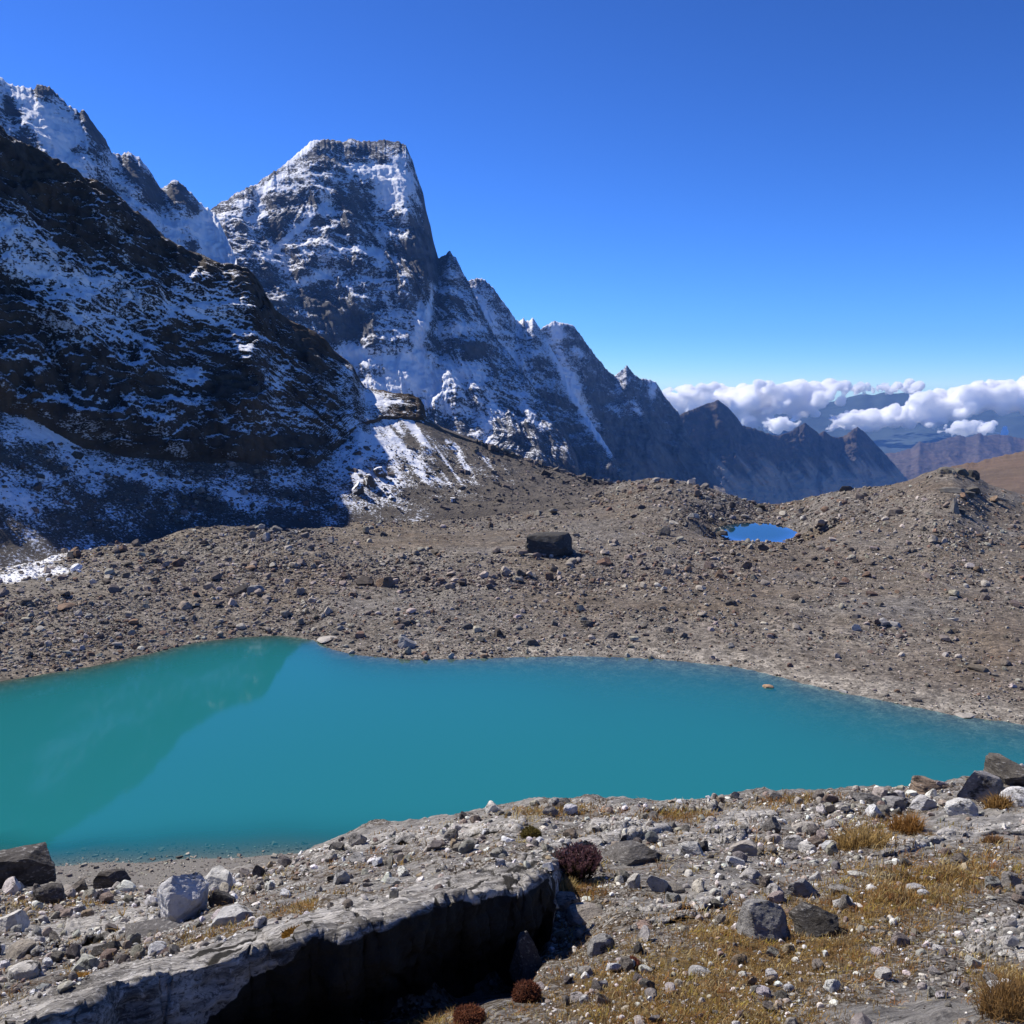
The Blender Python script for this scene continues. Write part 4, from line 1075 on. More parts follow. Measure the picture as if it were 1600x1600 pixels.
# snow covered blocks on the scree under the cliff
Ph = np.stack([hill_P[..., k].ravel() for k in range(3)], -1)
hx, hy = xyz2px(Ph)
def on_hill(px, py):
    return Ph[np.argmin((hx - px) ** 2 + (hy - py) ** 2 + 1e9 * (Ph[:, 1] < 50))]
for i_, (px_, pb_, w_, h_, lb) in enumerate([(593, 743, 22, 12, 'snow covered block, the upper of two on the sunlit scree'), (580, 759, 24, 16, 'snow covered block, the lower of two on the sunlit scree'), (559, 772, 22, 16, 'dark block with a snow cap at the foot of the scree'), (614, 780, 12, 6, 'small white snow capped stone at the scree foot'), (708, 784, 14, 7, 'lone white stone at the foot of the snow streaks')]):
    q = on_hill(px_, pb_)
    me, hz, z0 = rock_mesh('hero', 35 + i_, m_snowb)
    sl = np.linalg.norm(q)
    o = link('snowy_block', me)
    s = w_ / F * sl / 2
    o.scale = (s, s, h_ / F * sl * 1.3 / hz)
    o.location = (q[0], q[1], q[2] + 0.25 * h_ / F * sl)
    o.rotation_euler = (0, 0, i_ * 1.1)
    tag(o, lb, 'boulder')

# ================================================================== ROCK SLABS (near bedrock)
b = NB('streaked slab rock')
p = b.pos()
st_ = b.mapping(b.mapping(p, (1, 1, 1), (0, 0, -TH)), (0.42, 3.6, 2.8))
strk = b.noise(st_, 3.4, 10, 0.75, 0.7)
strk2 = b.noise(st_, 18, 8, 0.75, 0.5)
n2 = b.noise(p, 30, 8, 0.75)
n1 = b.noise(p, 2.6, 6, 0.6)
c = b.mix(b.ramp(strk, [(0.4, 0.0), (0.6, 1.0)]), (0.12, 0.112, 0.102), (0.68, 0.645, 0.585))
c = b.mix(b.ramp(strk2, [(0.4, 0.9), (0.5, 0.0)]), c, (0.07, 0.065, 0.06))
c = b.mix(b.ramp(n2, [(0.55, 0.0), (0.64, 0.85)]), c, (0.76, 0.74, 0.7))
c = b.mix(b.ramp(n1, [(0.6, 0.0), (0.7, 0.75)]), c, (0.035, 0.03, 0.024))
sof = b.map(b.math('ADD', b.attr('soil'), b.math('MULTIPLY', b.math('SUBTRACT', n1, 0.5), 1.6)), 0.55, 0.8)
gv = b.n('ShaderNodeSeparateColor'); b.put(gv.inputs[0], b.voro(p, 60))
so_c = b.mix(b.ramp(gv.outputs[0], [(0.5, 0.0), (0.58, 0.9)]), b.mix(n1, (0.03, 0.022, 0.014), (0.13, 0.095, 0.055)), b.ramp(gv.outputs[1], [(0.0, (0.1, 0.085, 0.07)), (1.0, (0.5, 0.47, 0.42))]))
c = b.mix(sof, c, so_c)
shd_jt = b.map(b.math('ADD', b.attr('shade_joints'), b.math('MULTIPLY', b.math('SUBTRACT', n1, 0.5), 1.2)), 0.4, 0.6)  # overhang shade put into the rock colour, along with the dark joints
c = b.mix(shd_jt, c, b.mix(n2, (0.012, 0.011, 0.009), (0.05, 0.045, 0.035)))
m_slab = b.fin(c, b.bump(b.math('ADD', strk, b.math('ADD', b.math('MULTIPLY', strk2, 0.5), b.math('MULTIPLY', n2, 0.5))), 1.0, 0.03))

def slab(label, front, back, face=0.3, lift=0.02, under=0.25, nu=90, nv=22, nf=14, dfront=None, dback=None, rough=0.02, seed=0.0, ends=0.0, jagged=0.016):
    """a bed of rock: its top runs from a front lip to a back line that is buried, its front breaks off to the ground"""
    def line(pts, d):
        pts = np.array(pts, float)
        if d is None: dd_ = hit(pts[:, 0], pts[:, 1], Gnear, 2.4, 40) * (1 - lift)
        else: dd_ = np.array(d, float)
        a, e = px2ae(pts[:, 0], pts[:, 1])
        W = np.stack([dd_ * np.sin(a), dd_ * np.cos(a), dd_ * e], -1)
        s = np.linspace(0, 1, len(W)); u = np.linspace(0, 1, nu)
        return np.stack([np.interp(u, s, W[:, k]) for k in range(3)], -1)
    A, B = line(front, dfront), line(back, dback)
    sc_ = np.linalg.norm(A.mean(0))
    jag = fbm(np.linspace(0, 7, nu), 0, seed, s=1.0, o=3, gain=0.45)
    dirv = (A - B); dirv[:, 2] = 0; dirv /= np.linalg.norm(dirv, axis=1)[:, None] + 1e-9
    jag = jag + 0.5 * np.round(3 * fbm(np.linspace(0, 10, nu), 7.0, seed, s=1.0, o=2)) / 3
    jv = dirv * (jagged * sc_ * jag)[:, None]
    jv[:, 2] += 0.35 * jagged * sc_ * fbm(np.linspace(0, 11, nu), 4.0, seed, s=1.0, o=3, gain=0.4)
    fade = (1 - np.linspace(0, 1, nv)[:, None, None]) ** 6
    top = A[None] + (B - A)[None] * np.linspace(0, 1, nv)[:, None, None] + jv[None] * fade
    A = A + jv
    vv_ = np.linspace(0, 1, nv)[:, None]
    sinkn = fbm(np.linspace(0, 12, nu)[None], vv_ * 3, seed + 5, s=1.0, o=5, gain=0.6)
    top[..., 2] -= sc_ * (0.012 * sstep(0.45, 1.0, vv_) * (1 + 2.2 * sinkn) + 0.012 * sstep(0.93, 1.0, vv_))
    so = np.concatenate([np.zeros((nf - 1, nu)), sstep(0.25, 0.9, vv_) + 0.9 * sinkn * sstep(0.1, 0.4, vv_)])
    fr_ = np.linspace(0, 1, nf)[1:]
    facep = []
    for t_ in fr_:
        q = A.copy()
        q[:, 2] -= face * t_
        step = fbm(np.linspace(0, 14, nu), t_ * 2.2, seed + 3, s=1.0, o=4, gain=0.6)
        q += dirv * (face * (0.06 * step - under * sstep(0.12, 0.75, t_)))[:, None]
        q[:, 2] += 0.04 * face * fbm(np.linspace(0, 9, nu), t_ * 3, seed + 9, s=1.0, o=3)
        facep.append(q)
    P = np.concatenate([np.array(facep)[::-1], top])
    nfr = len(facep)
    # ends turn down
    e0, e1 = P[:, :1].copy(), P[:, -1:].copy()
    if ends:   # the ends round off in a few steps instead of one cut
        tang = (A[-1] - A[-2]); tang[2] = 0; tang /= np.linalg.norm(tang)
        extra = []
        for k_ in range(1, 10):
            q = P[:, -1:].copy(); tt = k_ / 9
            q += tang * ends * (math.sin(tt * 1.57) * 1.0 + 0.25 * noise3(tt * 5.0, P[:, -1:, 2:3] * 6, seed))
            q[..., 2] -= face * 1.0 * tt ** 2
            extra.append(q)
        P = np.concatenate([P] + extra, 1)
        e1 = P[:, -1:].copy()
    e0[..., 2] -= face; e1[..., 2] -= face
    P = np.concatenate([e0, P, e1], 1)
    uu, vv = P[..., 0] * math.cos(TH) + P[..., 1] * math.sin(TH), -P[..., 0] * math.sin(TH) + P[..., 1] * math.cos(TH)
    kk = sc_ / 5
    f1 = fbm(uu * 0.4, vv * 1.6, P[..., 2] * 2.5 + seed, s=0.35 * kk, o=6, gain=0.6, ridged=True)
    f2 = fbm(P[..., 0], P[..., 1], P[..., 2] + seed, s=0.22 * kk, o=6, gain=0.6)
    f3 = fbm(P[..., 0], P[..., 1], P[..., 2] * 2 + seed, s=0.8 * kk, o=3)
    N = grid_normals(P)
    N *= np.sign(N[..., 2:3].mean()) or 1
    fw = np.zeros(P.shape[:2]); fw[:nfr] = 1.0
    P = P + N * (rough * kk * (0.9 * f1 + 0.9 * f2 + 1.2 * f3) * (1 + 0.2 * fw))[..., None]
    # joints that cross the bed
    rc = np.random.default_rng(int(seed * 10))
    ug, vg = np.meshgrid(np.linspace(0, 1, P.shape[1]), np.linspace(-0.3, 1, P.shape[0]))
    ck = np.zeros(P.shape[:2])
    for _k in range(6):
        c_, sl_, wd_ = rc.uniform(0.05, 0.95), rc.uniform(-0.35, 0.35), rc.uniform(0.003, 0.007)
        ck = np.maximum(ck, np.exp(-((ug + sl_ * vg + 0.03 * fbm(ug * 3, vg * 3, c_ * 9, s=0.4, o=3) - c_) / wd_) ** 2))
    for _k in range(4):
        c_, wd_ = rc.uniform(0.08, 0.8), rc.uniform(0.018, 0.03)
        ck = np.maximum(ck, np.exp(-((vg + 0.14 * fbm(ug * 5, 0.0 * vg, c_ * 9, s=0.6, o=4) - c_) / wd_) ** 2) * sstep(-0.1, 0.25, fbm(ug * 6, vg, c_ * 5, s=1.0, o=2)))
    P = P - N * (0.016 * kk * ck)[..., None]
    shd_jt = 0.75 * ck; us_ = np.clip(np.linspace(-0.02, 1.02, P.shape[1]), 0, 1)[None]
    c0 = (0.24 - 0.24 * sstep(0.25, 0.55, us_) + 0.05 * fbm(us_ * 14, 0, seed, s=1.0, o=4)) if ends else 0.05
    shd_jt[:nfr] = np.clip((fr_[::-1][:, None] - c0) / (0.05 if ends else 0.16), 0, 1)  # face under the lip painted near black as its shadow
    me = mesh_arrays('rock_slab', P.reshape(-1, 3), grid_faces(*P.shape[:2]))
    set_attr(me, 'shade_joints', shd_jt)
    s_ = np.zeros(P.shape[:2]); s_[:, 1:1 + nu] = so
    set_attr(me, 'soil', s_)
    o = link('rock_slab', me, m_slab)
    return tag(o, label, 'rock slab')

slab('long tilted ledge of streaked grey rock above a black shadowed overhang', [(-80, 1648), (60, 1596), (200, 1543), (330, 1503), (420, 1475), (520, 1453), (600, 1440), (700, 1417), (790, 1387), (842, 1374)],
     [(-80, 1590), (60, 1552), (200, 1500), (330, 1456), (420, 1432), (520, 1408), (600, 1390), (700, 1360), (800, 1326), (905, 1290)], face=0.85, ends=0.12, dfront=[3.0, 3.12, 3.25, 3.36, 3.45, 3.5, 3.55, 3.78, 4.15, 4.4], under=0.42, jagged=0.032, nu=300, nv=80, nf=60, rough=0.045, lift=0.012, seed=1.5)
slab('smooth grey crest slab left of centre', [(490, 1338), (560, 1326), (640, 1314), (720, 1306), (810, 1296)], [(512, 1318), (580, 1298), (650, 1284), (740, 1277), (830, 1264)], face=0.18, nu=120, nv=30, seed=2.5)
slab('dark shelf of rock right under the crest at centre', [(922, 1294), (965, 1298), (1022, 1290)], [(930, 1270), (975, 1266), (1018, 1274)], face=0.28, lift=0.03, nu=80, seed=3.5)
slab('thick rock shelf with a dark face behind the heather', [(872, 1326), (930, 1318), (985, 1308), (1046, 1294)], [(880, 1304), (940, 1294), (1000, 1286), (1045, 1280)], face=0.34, lift=0.035, nu=90, seed=4.5)
slab('pale whaleback slab on the left slope', [(30, 1486), (110, 1474), (190, 1462), (240, 1450)], [(60, 1436), (120, 1424), (180, 1410), (255, 1396)], face=0.2, nu=110, nv=40, seed=5.5)
slab('humped slab on the skyline right of centre', [(1006, 1264), (1060, 1266), (1118, 1260)], [(1012, 1256), (1058, 1245), (1110, 1252)], face=0.25, lift=0.02, nu=80, seed=6.5)
slab('pale sloping slab on the crest below the water', [(1098, 1304), (1160, 1296), (1222, 1290)], [(1112, 1268), (1160, 1252), (1204, 1250)], face=0.2, nu=90, nv=30, seed=7.5)
slab('long pale slab running to the right edge', [(1378, 1334), (1450, 1318), (1520, 1306), (1640, 1294)], [(1392, 1312), (1460, 1288), (1530, 1266), (1640, 1246)], face=0.16, nu=140, nv=36, seed=8.5)
slab('white slab with dark pits at the right edge', [(1505, 1470), (1560, 1492), (1660, 1506)], [(1528, 1428), (1580, 1410), (1660, 1404)], face=0.1, lift=0.02, nu=110, nv=50, rough=0.03, seed=9.5)
slab('grey slab across the bottom right corner', [(1230, 1650), (1400, 1650), (1680, 1650)], [(1300, 1588), (1440, 1566), (1680, 1582)], face=0.1, lift=0.02, nu=140, nv=50, seed=10.5)
slab('low streaky slab in the hollow', [(975, 1424), (1060, 1422), (1128, 1408)], [(985, 1402), (1060, 1392), (1150, 1374)], face=0.08, lift=0.012, nu=100, nv=30, seed=11.5)
slab('flat slab lying above the pinkish stone', [(985, 1450), (1040, 1440), (1085, 1428)], [(995, 1434), (1045, 1424), (1085, 1416)], face=0.06, lift=0.012, nu=70, seed=12.5)
slab('streaked slab left of the cobble patch', [(1060, 1310), (1120, 1318), (1160, 1310)], [(1062, 1296), (1120, 1296), (1165, 1288)], face=0.1, lift=0.012, nu=70, seed=13.5)
print('slabs', time.time() - T0)

from mathutils.bvhtree import BVHTree
SLAB_BVH = []
for o_ in [o_ for o_ in scene.objects if o_.name.startswith('rock_slab')]:
    me_ = o_.data
    SLAB_BVH.append(BVHTree.FromPolygons([v.co[:] for v in me_.vertices], [p_.vertices[:] for p_ in me_.polygons]))
def on_slabs(X, Y, Z):
    """height of whatever lies on top there: the ground or a slab"""
    Z = np.array(Z, float)
    for n_ in range(len(X)):
        for t_ in SLAB_BVH:
            h_ = t_.ray_cast(Vector((X[n_], Y[n_], Z[n_] + 0.5)), Vector((0, 0, -1)), 1.0)
            if h_[0] is not None and h_[0].z > Z[n_]: Z[n_] = h_[0].z
    return Z

# ---- scattered stones
def scatter_mesh(name, mat, pts, sizes, tints, sub, seed, flat=(0.35, 0.8), nshape=9, cuts=7):
    r = np.random.default_rng(seed)
    n = len(pts)
    shapes = [rock_shape(seed * 100 + k, sub, cuts=cuts, flat=r.uniform(*flat), rough=0.04 if sub else 0.5)[0] for k in range(nshape)]
    Fb = ICO[sub][1]
    which = r.integers(0, nshape, n)
    Vs, Fs, Ts = [], [], []
    off = 0
    for k in range(nshape):
        idx = np.where(which == k)[0]
        m = len(idx)
        if not m: continue
        a, tx, ty = r.uniform(0, 2 * np.pi, m), r.normal(0, 0.22, m), r.normal(0, 0.22, m)
        ca_, sa2 = np.cos(a), np.sin(a)
        Rz = np.zeros((m, 3, 3)); Rz[:, 0, 0] = ca_; Rz[:, 0, 1] = -sa2; Rz[:, 1, 0] = sa2; Rz[:, 1, 1] = ca_; Rz[:, 2, 2] = 1
        Tx = np.tile(np.eye(3), (m, 1, 1)); Tx[:, 1, 2] = -tx; Tx[:, 2, 1] = tx; Tx[:, 0, 2] = ty; Tx[:, 2, 0] = -ty
        V = shapes[k][None] * (sizes[idx] * 0.5)[:, None, None] * np.stack([np.ones(m), r.uniform(0.65, 1, m), r.uniform(0.7, 1.2, m)], -1)[:, None, :]
        V = np.einsum('mij,mvj->mvi', Tx @ Rz, V) + pts[idx][:, None, :]
        nb = shapes[k].shape[0]
        Vs.append(V.reshape(-1, 3)); Fs.append((Fb[None] + off + (np.arange(m) * nb)[:, None, None]).reshape(-1, 3)); off += m * nb
        Ts.append(np.repeat(tints[idx], nb, 0))
    me = mesh_arrays(name, np.concatenate(Vs), np.concatenate(Fs), smooth=False)
    set_col(me, 'tint', np.concatenate(Ts))
    return link(name, me, mat)

def pick_tints(r, n, table, wts):
    t = np.array(table)[r.choice(len(table), n, p=np.array(wts) / sum(wts))]
    return np.clip(t * r.uniform(0.7, 1.3, (n, 1)) * r.uniform(0.94, 1.06, (n, 3)), 0.02, 0.75)

# near slope
r = np.random.default_rng(21)
N_ = 44000
sx = r.uniform(-320, 1960, N_)
crx = np.array(sorted((c_, COLS[c_][-1][0]) for c_ in COLS), float)
ytop = np.interp(sx, crx[:, 0], crx[:, 1])
sy = ytop + (1625 - ytop) * r.uniform(0, 1, N_) ** 1.25
dens = 0.40 + 0.75 * fbm(sx, sy * 2.2, 0, s=90, o=5)
dens += blobs(sx, sy, [(1190, 1340, 130, 50, -8, 0.6), (1270, 1315, 70, 30, -10, 0.8), (120, 1395, 130, 34, 0, 0.5), (80, 1500, 110, 50, -14, 0.4), (700, 1345, 150, 22, -14, 0.5), (450, 1360, 90, 24, -18, 0.4), (1000, 1560, 170, 60, 0, 0.25), (1380, 1520, 200, 60, -8, 0.25), (1330, 1270, 150, 26, -10, 0.4), (620, 1330, 60, 16, -10, 0.4), (250, 1500, 150, 16, -18, 0.3)])
dens -= blobs(sx, sy, [(1500, 1290, 110, 20, -14, 0.5), (650, 1290, 120, 12, -8, 0.35), (600, 1415, 240, 22, -14, 0.3), (1400, 1410, 150, 40, -8, 0.3), (170, 1440, 90, 18, -10, 0.6), (1470, 1590, 160, 24, 0, 0.6), (1150, 1275, 60, 20, 0, 0.5)])
inside_black = (sx > 150) & (sx < 838) & (sy > np.interp(sx, [150, 420, 600, 838], [1545, 1465, 1430, 1370]))
keep = (r.uniform(0, 1, N_) < np.clip(dens, 0.03, 1)) & ~inside_black
sx, sy = sx[keep], sy[keep]
dist = hit(sx, sy, Gnear, 2.3, 40)
ok = dist < 34
sx, sy, dist = sx[ok], sy[ok], dist[ok]
a_, e_ = px2ae(sx, sy)
spx = 2.4 * (1 - r.uniform(0, 1, len(sx)) * 0.988) ** (-0.56)
spx = np.minimum(spx, 30)
size = spx / F * np.hypot(dist, dist * e_)
X, Y = dist * np.sin(a_), dist * np.cos(a_)
pts = np.stack([X, Y, on_slabs(X, Y, Gnear(X, Y)) + 0.08 * size], -1)
TAB = [PALE, (0.72, 0.71, 0.68), GREY, (0.35, 0.31, 0.26), (0.14, 0.125, 0.11), TAN, (0.2, 0.15, 0.12)]
tin = pick_tints(r, len(sx), TAB, [3.4, 2.2, 4, 3.2, 3, 1, 1.6])
order = np.argsort(-spx)
NB_IND = 215
_in = (sx[order] > 0) & (sx[order] < 1600) & (sy[order] < 1600)
ind = order[_in][:NB_IND]; rest = np.concatenate([order[_in][NB_IND:], order[~_in]])
def shade_word(t):
    l = t.mean()
    return 'white' if l > 0.5 else 'pale' if l > 0.36 else 'grey' if l > 0.2 else 'dark'
def zone_near(x, y):
    if x < 420: return 'on the left slope above the beach end' if y < 1450 else 'left of the long ledge'
    if x < 850: return 'on the slope between the ledge and the crest' if y < 1470 else 'at the foot of the long ledge'
    if x < 1130: return 'in the hollow right of the heather' if y < 1430 else 'in the foreground turf near the centre'
    return 'in the stone field under the right crest' if y < 1370 else 'in the golden turf at lower right'
for j in ind:
    kd = ['mid', 'slabby', 'mid', 'round'][int(r.integers(0, 4))]
    me, hz, z0 = rock_mesh(kd, int(r.integers(0, 12)), m_rock)
    o = link('rock', me)
    s = size[j] / 2
    o.scale = (s, s * r.uniform(0.7, 1), s * r.uniform(0.75, 1.15))
    o.rotation_euler = (r.normal(0, 0.2), r.normal(0, 0.2), r.uniform(0, 6.28))
    o.location = pts[j] + np.array([0, 0, 0.16 * size[j]])
    o.color = (*tin[j], 1)
    z_ = zone_near(sx[j], sy[j]); sw = shade_word(tin[j])
    tag(o, where_label(f'{size_word(spx[j], 12, 18)} {sw} {shape_w[kd]}', sx[j], sy[j], NEAR_SPOT), 'rock', f'{sw} loose stones {z_}')
bxp, byp = r.uniform(60, 500, 2200), r.uniform(1318, 1392, 2200)
bd = hit(bxp, byp, Gnear, 40, 95)
bk = (bd > 52) & (bd < 90)
bxp, byp, bd = bxp[bk], byp[bk], bd[bk]
ba, be = px2ae(bxp, byp)
bs = (1.5 * (1 - r.uniform(0, 1, len(bd)) * 0.99) ** (-0.42)) / F * bd * 1.1
bX, bY = bd * np.sin(ba), bd * np.cos(ba)
pts = np.concatenate([pts, np.stack([bX, bY, Gnear(bX, bY) + 0.05 * bs], -1)]); size = np.concatenate([size, bs]); spx = np.concatenate([spx, bs * 0 + 1])
tin = np.concatenate([tin, pick_tints(r, len(bs), [(0.3, 0.27, 0.22), (0.14, 0.12, 0.1), (0.45, 0.42, 0.36)], [3, 2, 1])])
rest = np.concatenate([rest, np.arange(len(pts) - len(bs), len(pts))])
big = rest[spx[rest] > 6.0]; sml = rest[spx[rest] <= 6.0]
for nm, sel, sub in (('loose_stones', big, 2), ('gravel', sml, 0)):
    o = scatter_mesh(nm, m_loose, pts[sel], size[sel], tin[sel], sub, 5 + sub, cuts=12 if sub > 1 else 4)
    tag(o, {'loose_stones': 'loose grey and white stones scattered over the near slope', 'gravel': 'fine pale gravel lying between the near stones'}[nm], 'stones', kind='stuff')
print('near stones', len(ind), len(big), len(sml), time.time() - T0)

# moraine plain
r = np.random.default_rng(33)
N_ = 92000
sx = r.uniform(-40, 1640, N_)
sh_y = np.interp(sx, [q[0] for q in SHORE], [q[1] for q in SHORE])
mc_y = np.interp(sx, [q[0] for q in MCREST], [q[1] for q in MCREST])
sy = mc_y + (sh_y - mc_y) * r.uniform(0, 1, N_)
dens = 0.34 + 0.75 * fbm(sx, sy * 2.5, 0, s=90, o=5)
dens += blobs(sx, sy, [(640, 905, 330, 26, 2, 0.6), (440, 835, 70, 26, 0, 0.8), (300, 870, 220, 40, 0, 0.3), (1050, 890, 200, 30, 0, 0.5), (1110, 785, 70, 30, 15, 0.9), (1330, 800, 170, 36, -5, 0.5), (700, 810, 200, 10, 0, 0.7), (940, 765, 80, 14, 0, 0.5), (1500, 870, 140, 40, 0, 0.3), (200, 950, 260, 50, 0, 0.3), (100, 1010, 200, 26, -8, 0.4), (700, 985, 260, 30, 0, 0.35), (1280, 1000, 160, 18, 0, 0.3), (1100, 960, 160, 14, 0, 0.3), (1220, 803, 100, 14, 0, 0.6), (1180, 846, 110, 10, 0, 0.6), (1000, 775, 120, 20, 0, 0.35)])
dens -= blobs(sx, sy, [(680, 845, 170, 16, 2, 0.45), (1250, 1060, 150, 24, 12, 0.8), (1480, 760, 60, 14, 0, 0.6), (1000, 945, 260, 8, 2, 0.5), (1200, 925, 140, 8, 3, 0.4), (1400, 1080, 120, 18, 8, 0.5), (1560, 1010, 60, 40, 0, 0.25), (1300, 1020, 200, 20, 5, 0.3)])
keep = r.uniform(0, 1, N_) < np.clip(dens, 0.10, 1)
sx, sy = sx[keep], sy[keep]
dist = hit(sx, sy, Gmid, 96, 425)
ok = dist < 420
sx, sy, dist = sx[ok], sy[ok], dist[ok]
a_, e_ = px2ae(sx, sy)
spx = 2.05 * (1 - r.uniform(0, 1, len(sx)) * 0.996) ** (-0.42)
rub = blobs(sx, sy, [(640, 905, 330, 26, 2, 0.5), (440, 835, 70, 26, 0, 0.4), (1050, 890, 200, 30, 0, 0.4), (1110, 785, 60, 30, 15, 0.4)])
spx = np.minimum(spx * (0.85 + 0.45 * np.clip(rub, 0, 1)), 17)
size = spx / F * np.hypot(dist, dist * e_)
X, Y = dist * np.sin(a_), dist * np.cos(a_)
inlake = (Gmid(X, Y) < LAKE_Z - 0.15) & (dist < 190)
pond_in = (np.hypot(X - pcx, Y - pcy) < 26) & (Gmid(X, Y) < POND_Z)
ok = ~(inlake | pond_in)
sx, sy, dist, spx, size, X, Y = [q[ok] for q in (sx, sy, dist, spx, size, X, Y)]
pts = np.stack([X, Y, Gmid(X, Y) + 0.10 * size], -1)
TABM = [(0.25, 0.222, 0.19), (0.34, 0.308, 0.265), (0.16, 0.135, 0.113), (0.2, 0.13, 0.09), (0.1, 0.083, 0.068), (0.43, 0.395, 0.34)]
tin = pick_tints(r, len(sx), TABM, [4, 3, 3, 1.6, 1.6, 1.2])
red = np.clip(blobs(sx, sy, [(640, 905, 330, 26, 2, 0.7), (1080, 885, 200, 26, 0, 0.6), (300, 930, 200, 30, 0, 0.3)]), 0, 1)[:, None]
tin = tin * (1 - 0.55 * red) + 0.55 * red * tin.mean(1, keepdims=True) * np.array([[1.12, 0.84, 0.68]])
snw = blobs(sx, sy, [(60, 872, 66, 13, -8, 1.0), (200, 815, 50, 22, -10, 1.1), (40, 850, 70, 14, -8, 0.9), (70, 893, 66, 9, -2, 1.0), (10, 905, 40, 8, 0, 0.9)])
white = (r.uniform(0, 1, len(sx)) < 0.75 * np.clip(snw, 0, 1))[:, None]
tin = np.where(white, np.array([[0.78, 0.8, 0.84]]), tin)
gry = np.clip(blobs(sx, sy, [(440, 835, 80, 30, 0, 0.9), (1120, 790, 70, 34, 15, 0.9), (700, 805, 230, 12, 0, 0.7)]), 0, 1)[:, None]
tin = tin * (1 - 0.6 * gry) + 0.6 * gry * tin.mean(1, keepdims=True) * np.array([[0.66, 0.67, 0.7]])
order = np.argsort(-spx)
NB_IND = 225
ind, rest = order[:NB_IND], order[NB_IND:]
def shade_mid(t):
    l = t.mean()
    if t[0] / t[2] > 1.55: return 'reddish'
    return 'pale' if l > 0.3 else 'grey brown' if l > 0.16 else 'dark'
def zone_mid(x, y):
    if y < 830: return 'on the mound left of the pond' if x < 1130 and x > 850 else 'at the foot of the shaded cliff' if x <= 850 else 'on the slope below the brown knoll'
    if x < 480: return 'on the left moraine above the lake'
    if x < 960: return 'in the rubble band behind the lake' if y < 950 else 'on the bank above the far shore'
    return 'in the rubble in front of the pond' if y < 930 else 'on the gravel flat above the right shore'
for j in ind:
    kd = ['mid', 'slabby', 'mid', 'slabby'][int(r.integers(0, 4))]
    me, hz, z0 = rock_mesh(kd, int(r.integers(0, 12)), m_boul)
    o = link('boulder', me)
    s = size[j] / 2
    o.scale = (s, s * r.uniform(0.7, 1), s * r.uniform(0.7, 1.1))
    o.rotation_euler = (r.normal(0, 0.2), r.normal(0, 0.2), r.uniform(0, 6.28))
    o.location = pts[j] + np.array([0, 0, 0.12 * size[j]])
    o.color = (*tin[j], 1)
    z_ = zone_mid(sx[j], sy[j]); sw = shade_mid(tin[j])
    tag(o, where_label(f'{size_word(spx[j], 10.5, 14)} {sw} {shape_w[kd]}', sx[j], sy[j], MID_SPOT), 'boulder', f'{sw} angular blocks {z_}')
# stones on the scree slope under the cliff
hg = (hill_scree > 0.5) & (hx > -40) & (hx < 960) & (hy > 690) & (hy < 830)
hidx = np.where(hg)[0]
hidx = hidx[r.integers(0, len(hidx), 7000)]
hp = Ph[hidx] + r.normal(0, 0.25, (len(hidx), 3)) * np.array([1, 1, 0])
hs = (2.0 * (1 - r.uniform(0, 1, len(hidx)) * 0.995) ** (-0.42)) / F * np.linalg.norm(hp, axis=1)
ht = pick_tints(r, len(hidx), [(0.14, 0.12, 0.105), (0.1, 0.088, 0.08), (0.22, 0.19, 0.165)], [3, 3, 2])
big = rest[spx[rest] > 5.5]; sml = rest[spx[rest] <= 5.5]
o = scatter_mesh('moraine_rubble', m_rubb, pts[big], size[big], tin[big], 2, 8, nshape=14, cuts=11)
tag(o, 'angular rubble strewn over the moraine plain', 'rubble', kind='stuff')
o = scatter_mesh('moraine_gravel', m_rubb, np.concatenate([pts[sml], hp]), np.concatenate([size[sml], hs]), np.concatenate([tin[sml], ht]), 0, 9, nshape=20, cuts=3)
tag(o, 'small stones covering the moraine and the scree foot', 'gravel', kind='stuff')
print('mid stones', len(ind), len(big), len(sml), time.time() - T0)

# ================================================================== PLANTS
def blade_mesh(name, base, leng, width, tints, lean, r, bend=0.4):
    n = len(base)
    a = r.uniform(0, 2 * np.pi, n)
    l = np.abs(r.normal(0, lean, n))
    dirv = np.stack([np.cos(a) * np.sin(l), np.sin(a) * np.sin(l), np.cos(l)], -1)
    side = np.stack([-np.sin(a + r.normal(0, 0.6, n)), np.cos(a), np.zeros(n)], -1)
    w_ = (width / 2)[:, None]
    mid = base + dirv * (leng * 0.55)[:, None]
    hd = dirv.copy(); hd[:, 2] = 0
    tip = base + dirv * leng[:, None] + hd * (bend * leng)[:, None] - np.array([0, 0, 1]) * (bend * 0.35 * leng)[:, None]
    V = np.stack([base - side * w_, base + side * w_, mid - side * w_ * 0.8, mid + side * w_ * 0.8, tip], 1).reshape(-1, 3)
    o_ = (np.arange(n) * 5)[:, None]
    Fc = np.concatenate([o_ + np.array([[0, 1, 3]]), o_ + np.array([[0, 3, 2]]), o_ + np.array([[2, 3, 4]])])
    me = mesh_arrays(name, V, Fc, smooth=False)
    set_col(me, 'tint', np.repeat(tints, 5, 0))
    return me

b = NB('dry grass')
c_ = b.attr('tint', 'Color')
tl = b.n('ShaderNodeBsdfTranslucent'); b.put(tl.inputs[0], c_)
b.put(b.b.inputs['Base Color'], c_)
ms = b.n('ShaderNodeMixShader'); ms.inputs[0].default_value = 0.35
b.put(ms.inputs[1], b.b.outputs[0]); b.put(ms.inputs[2], tl.outputs[0])
b.put(b.t.nodes['Material Output'].inputs['Surface'], ms.outputs[0])
m_grass = b.m

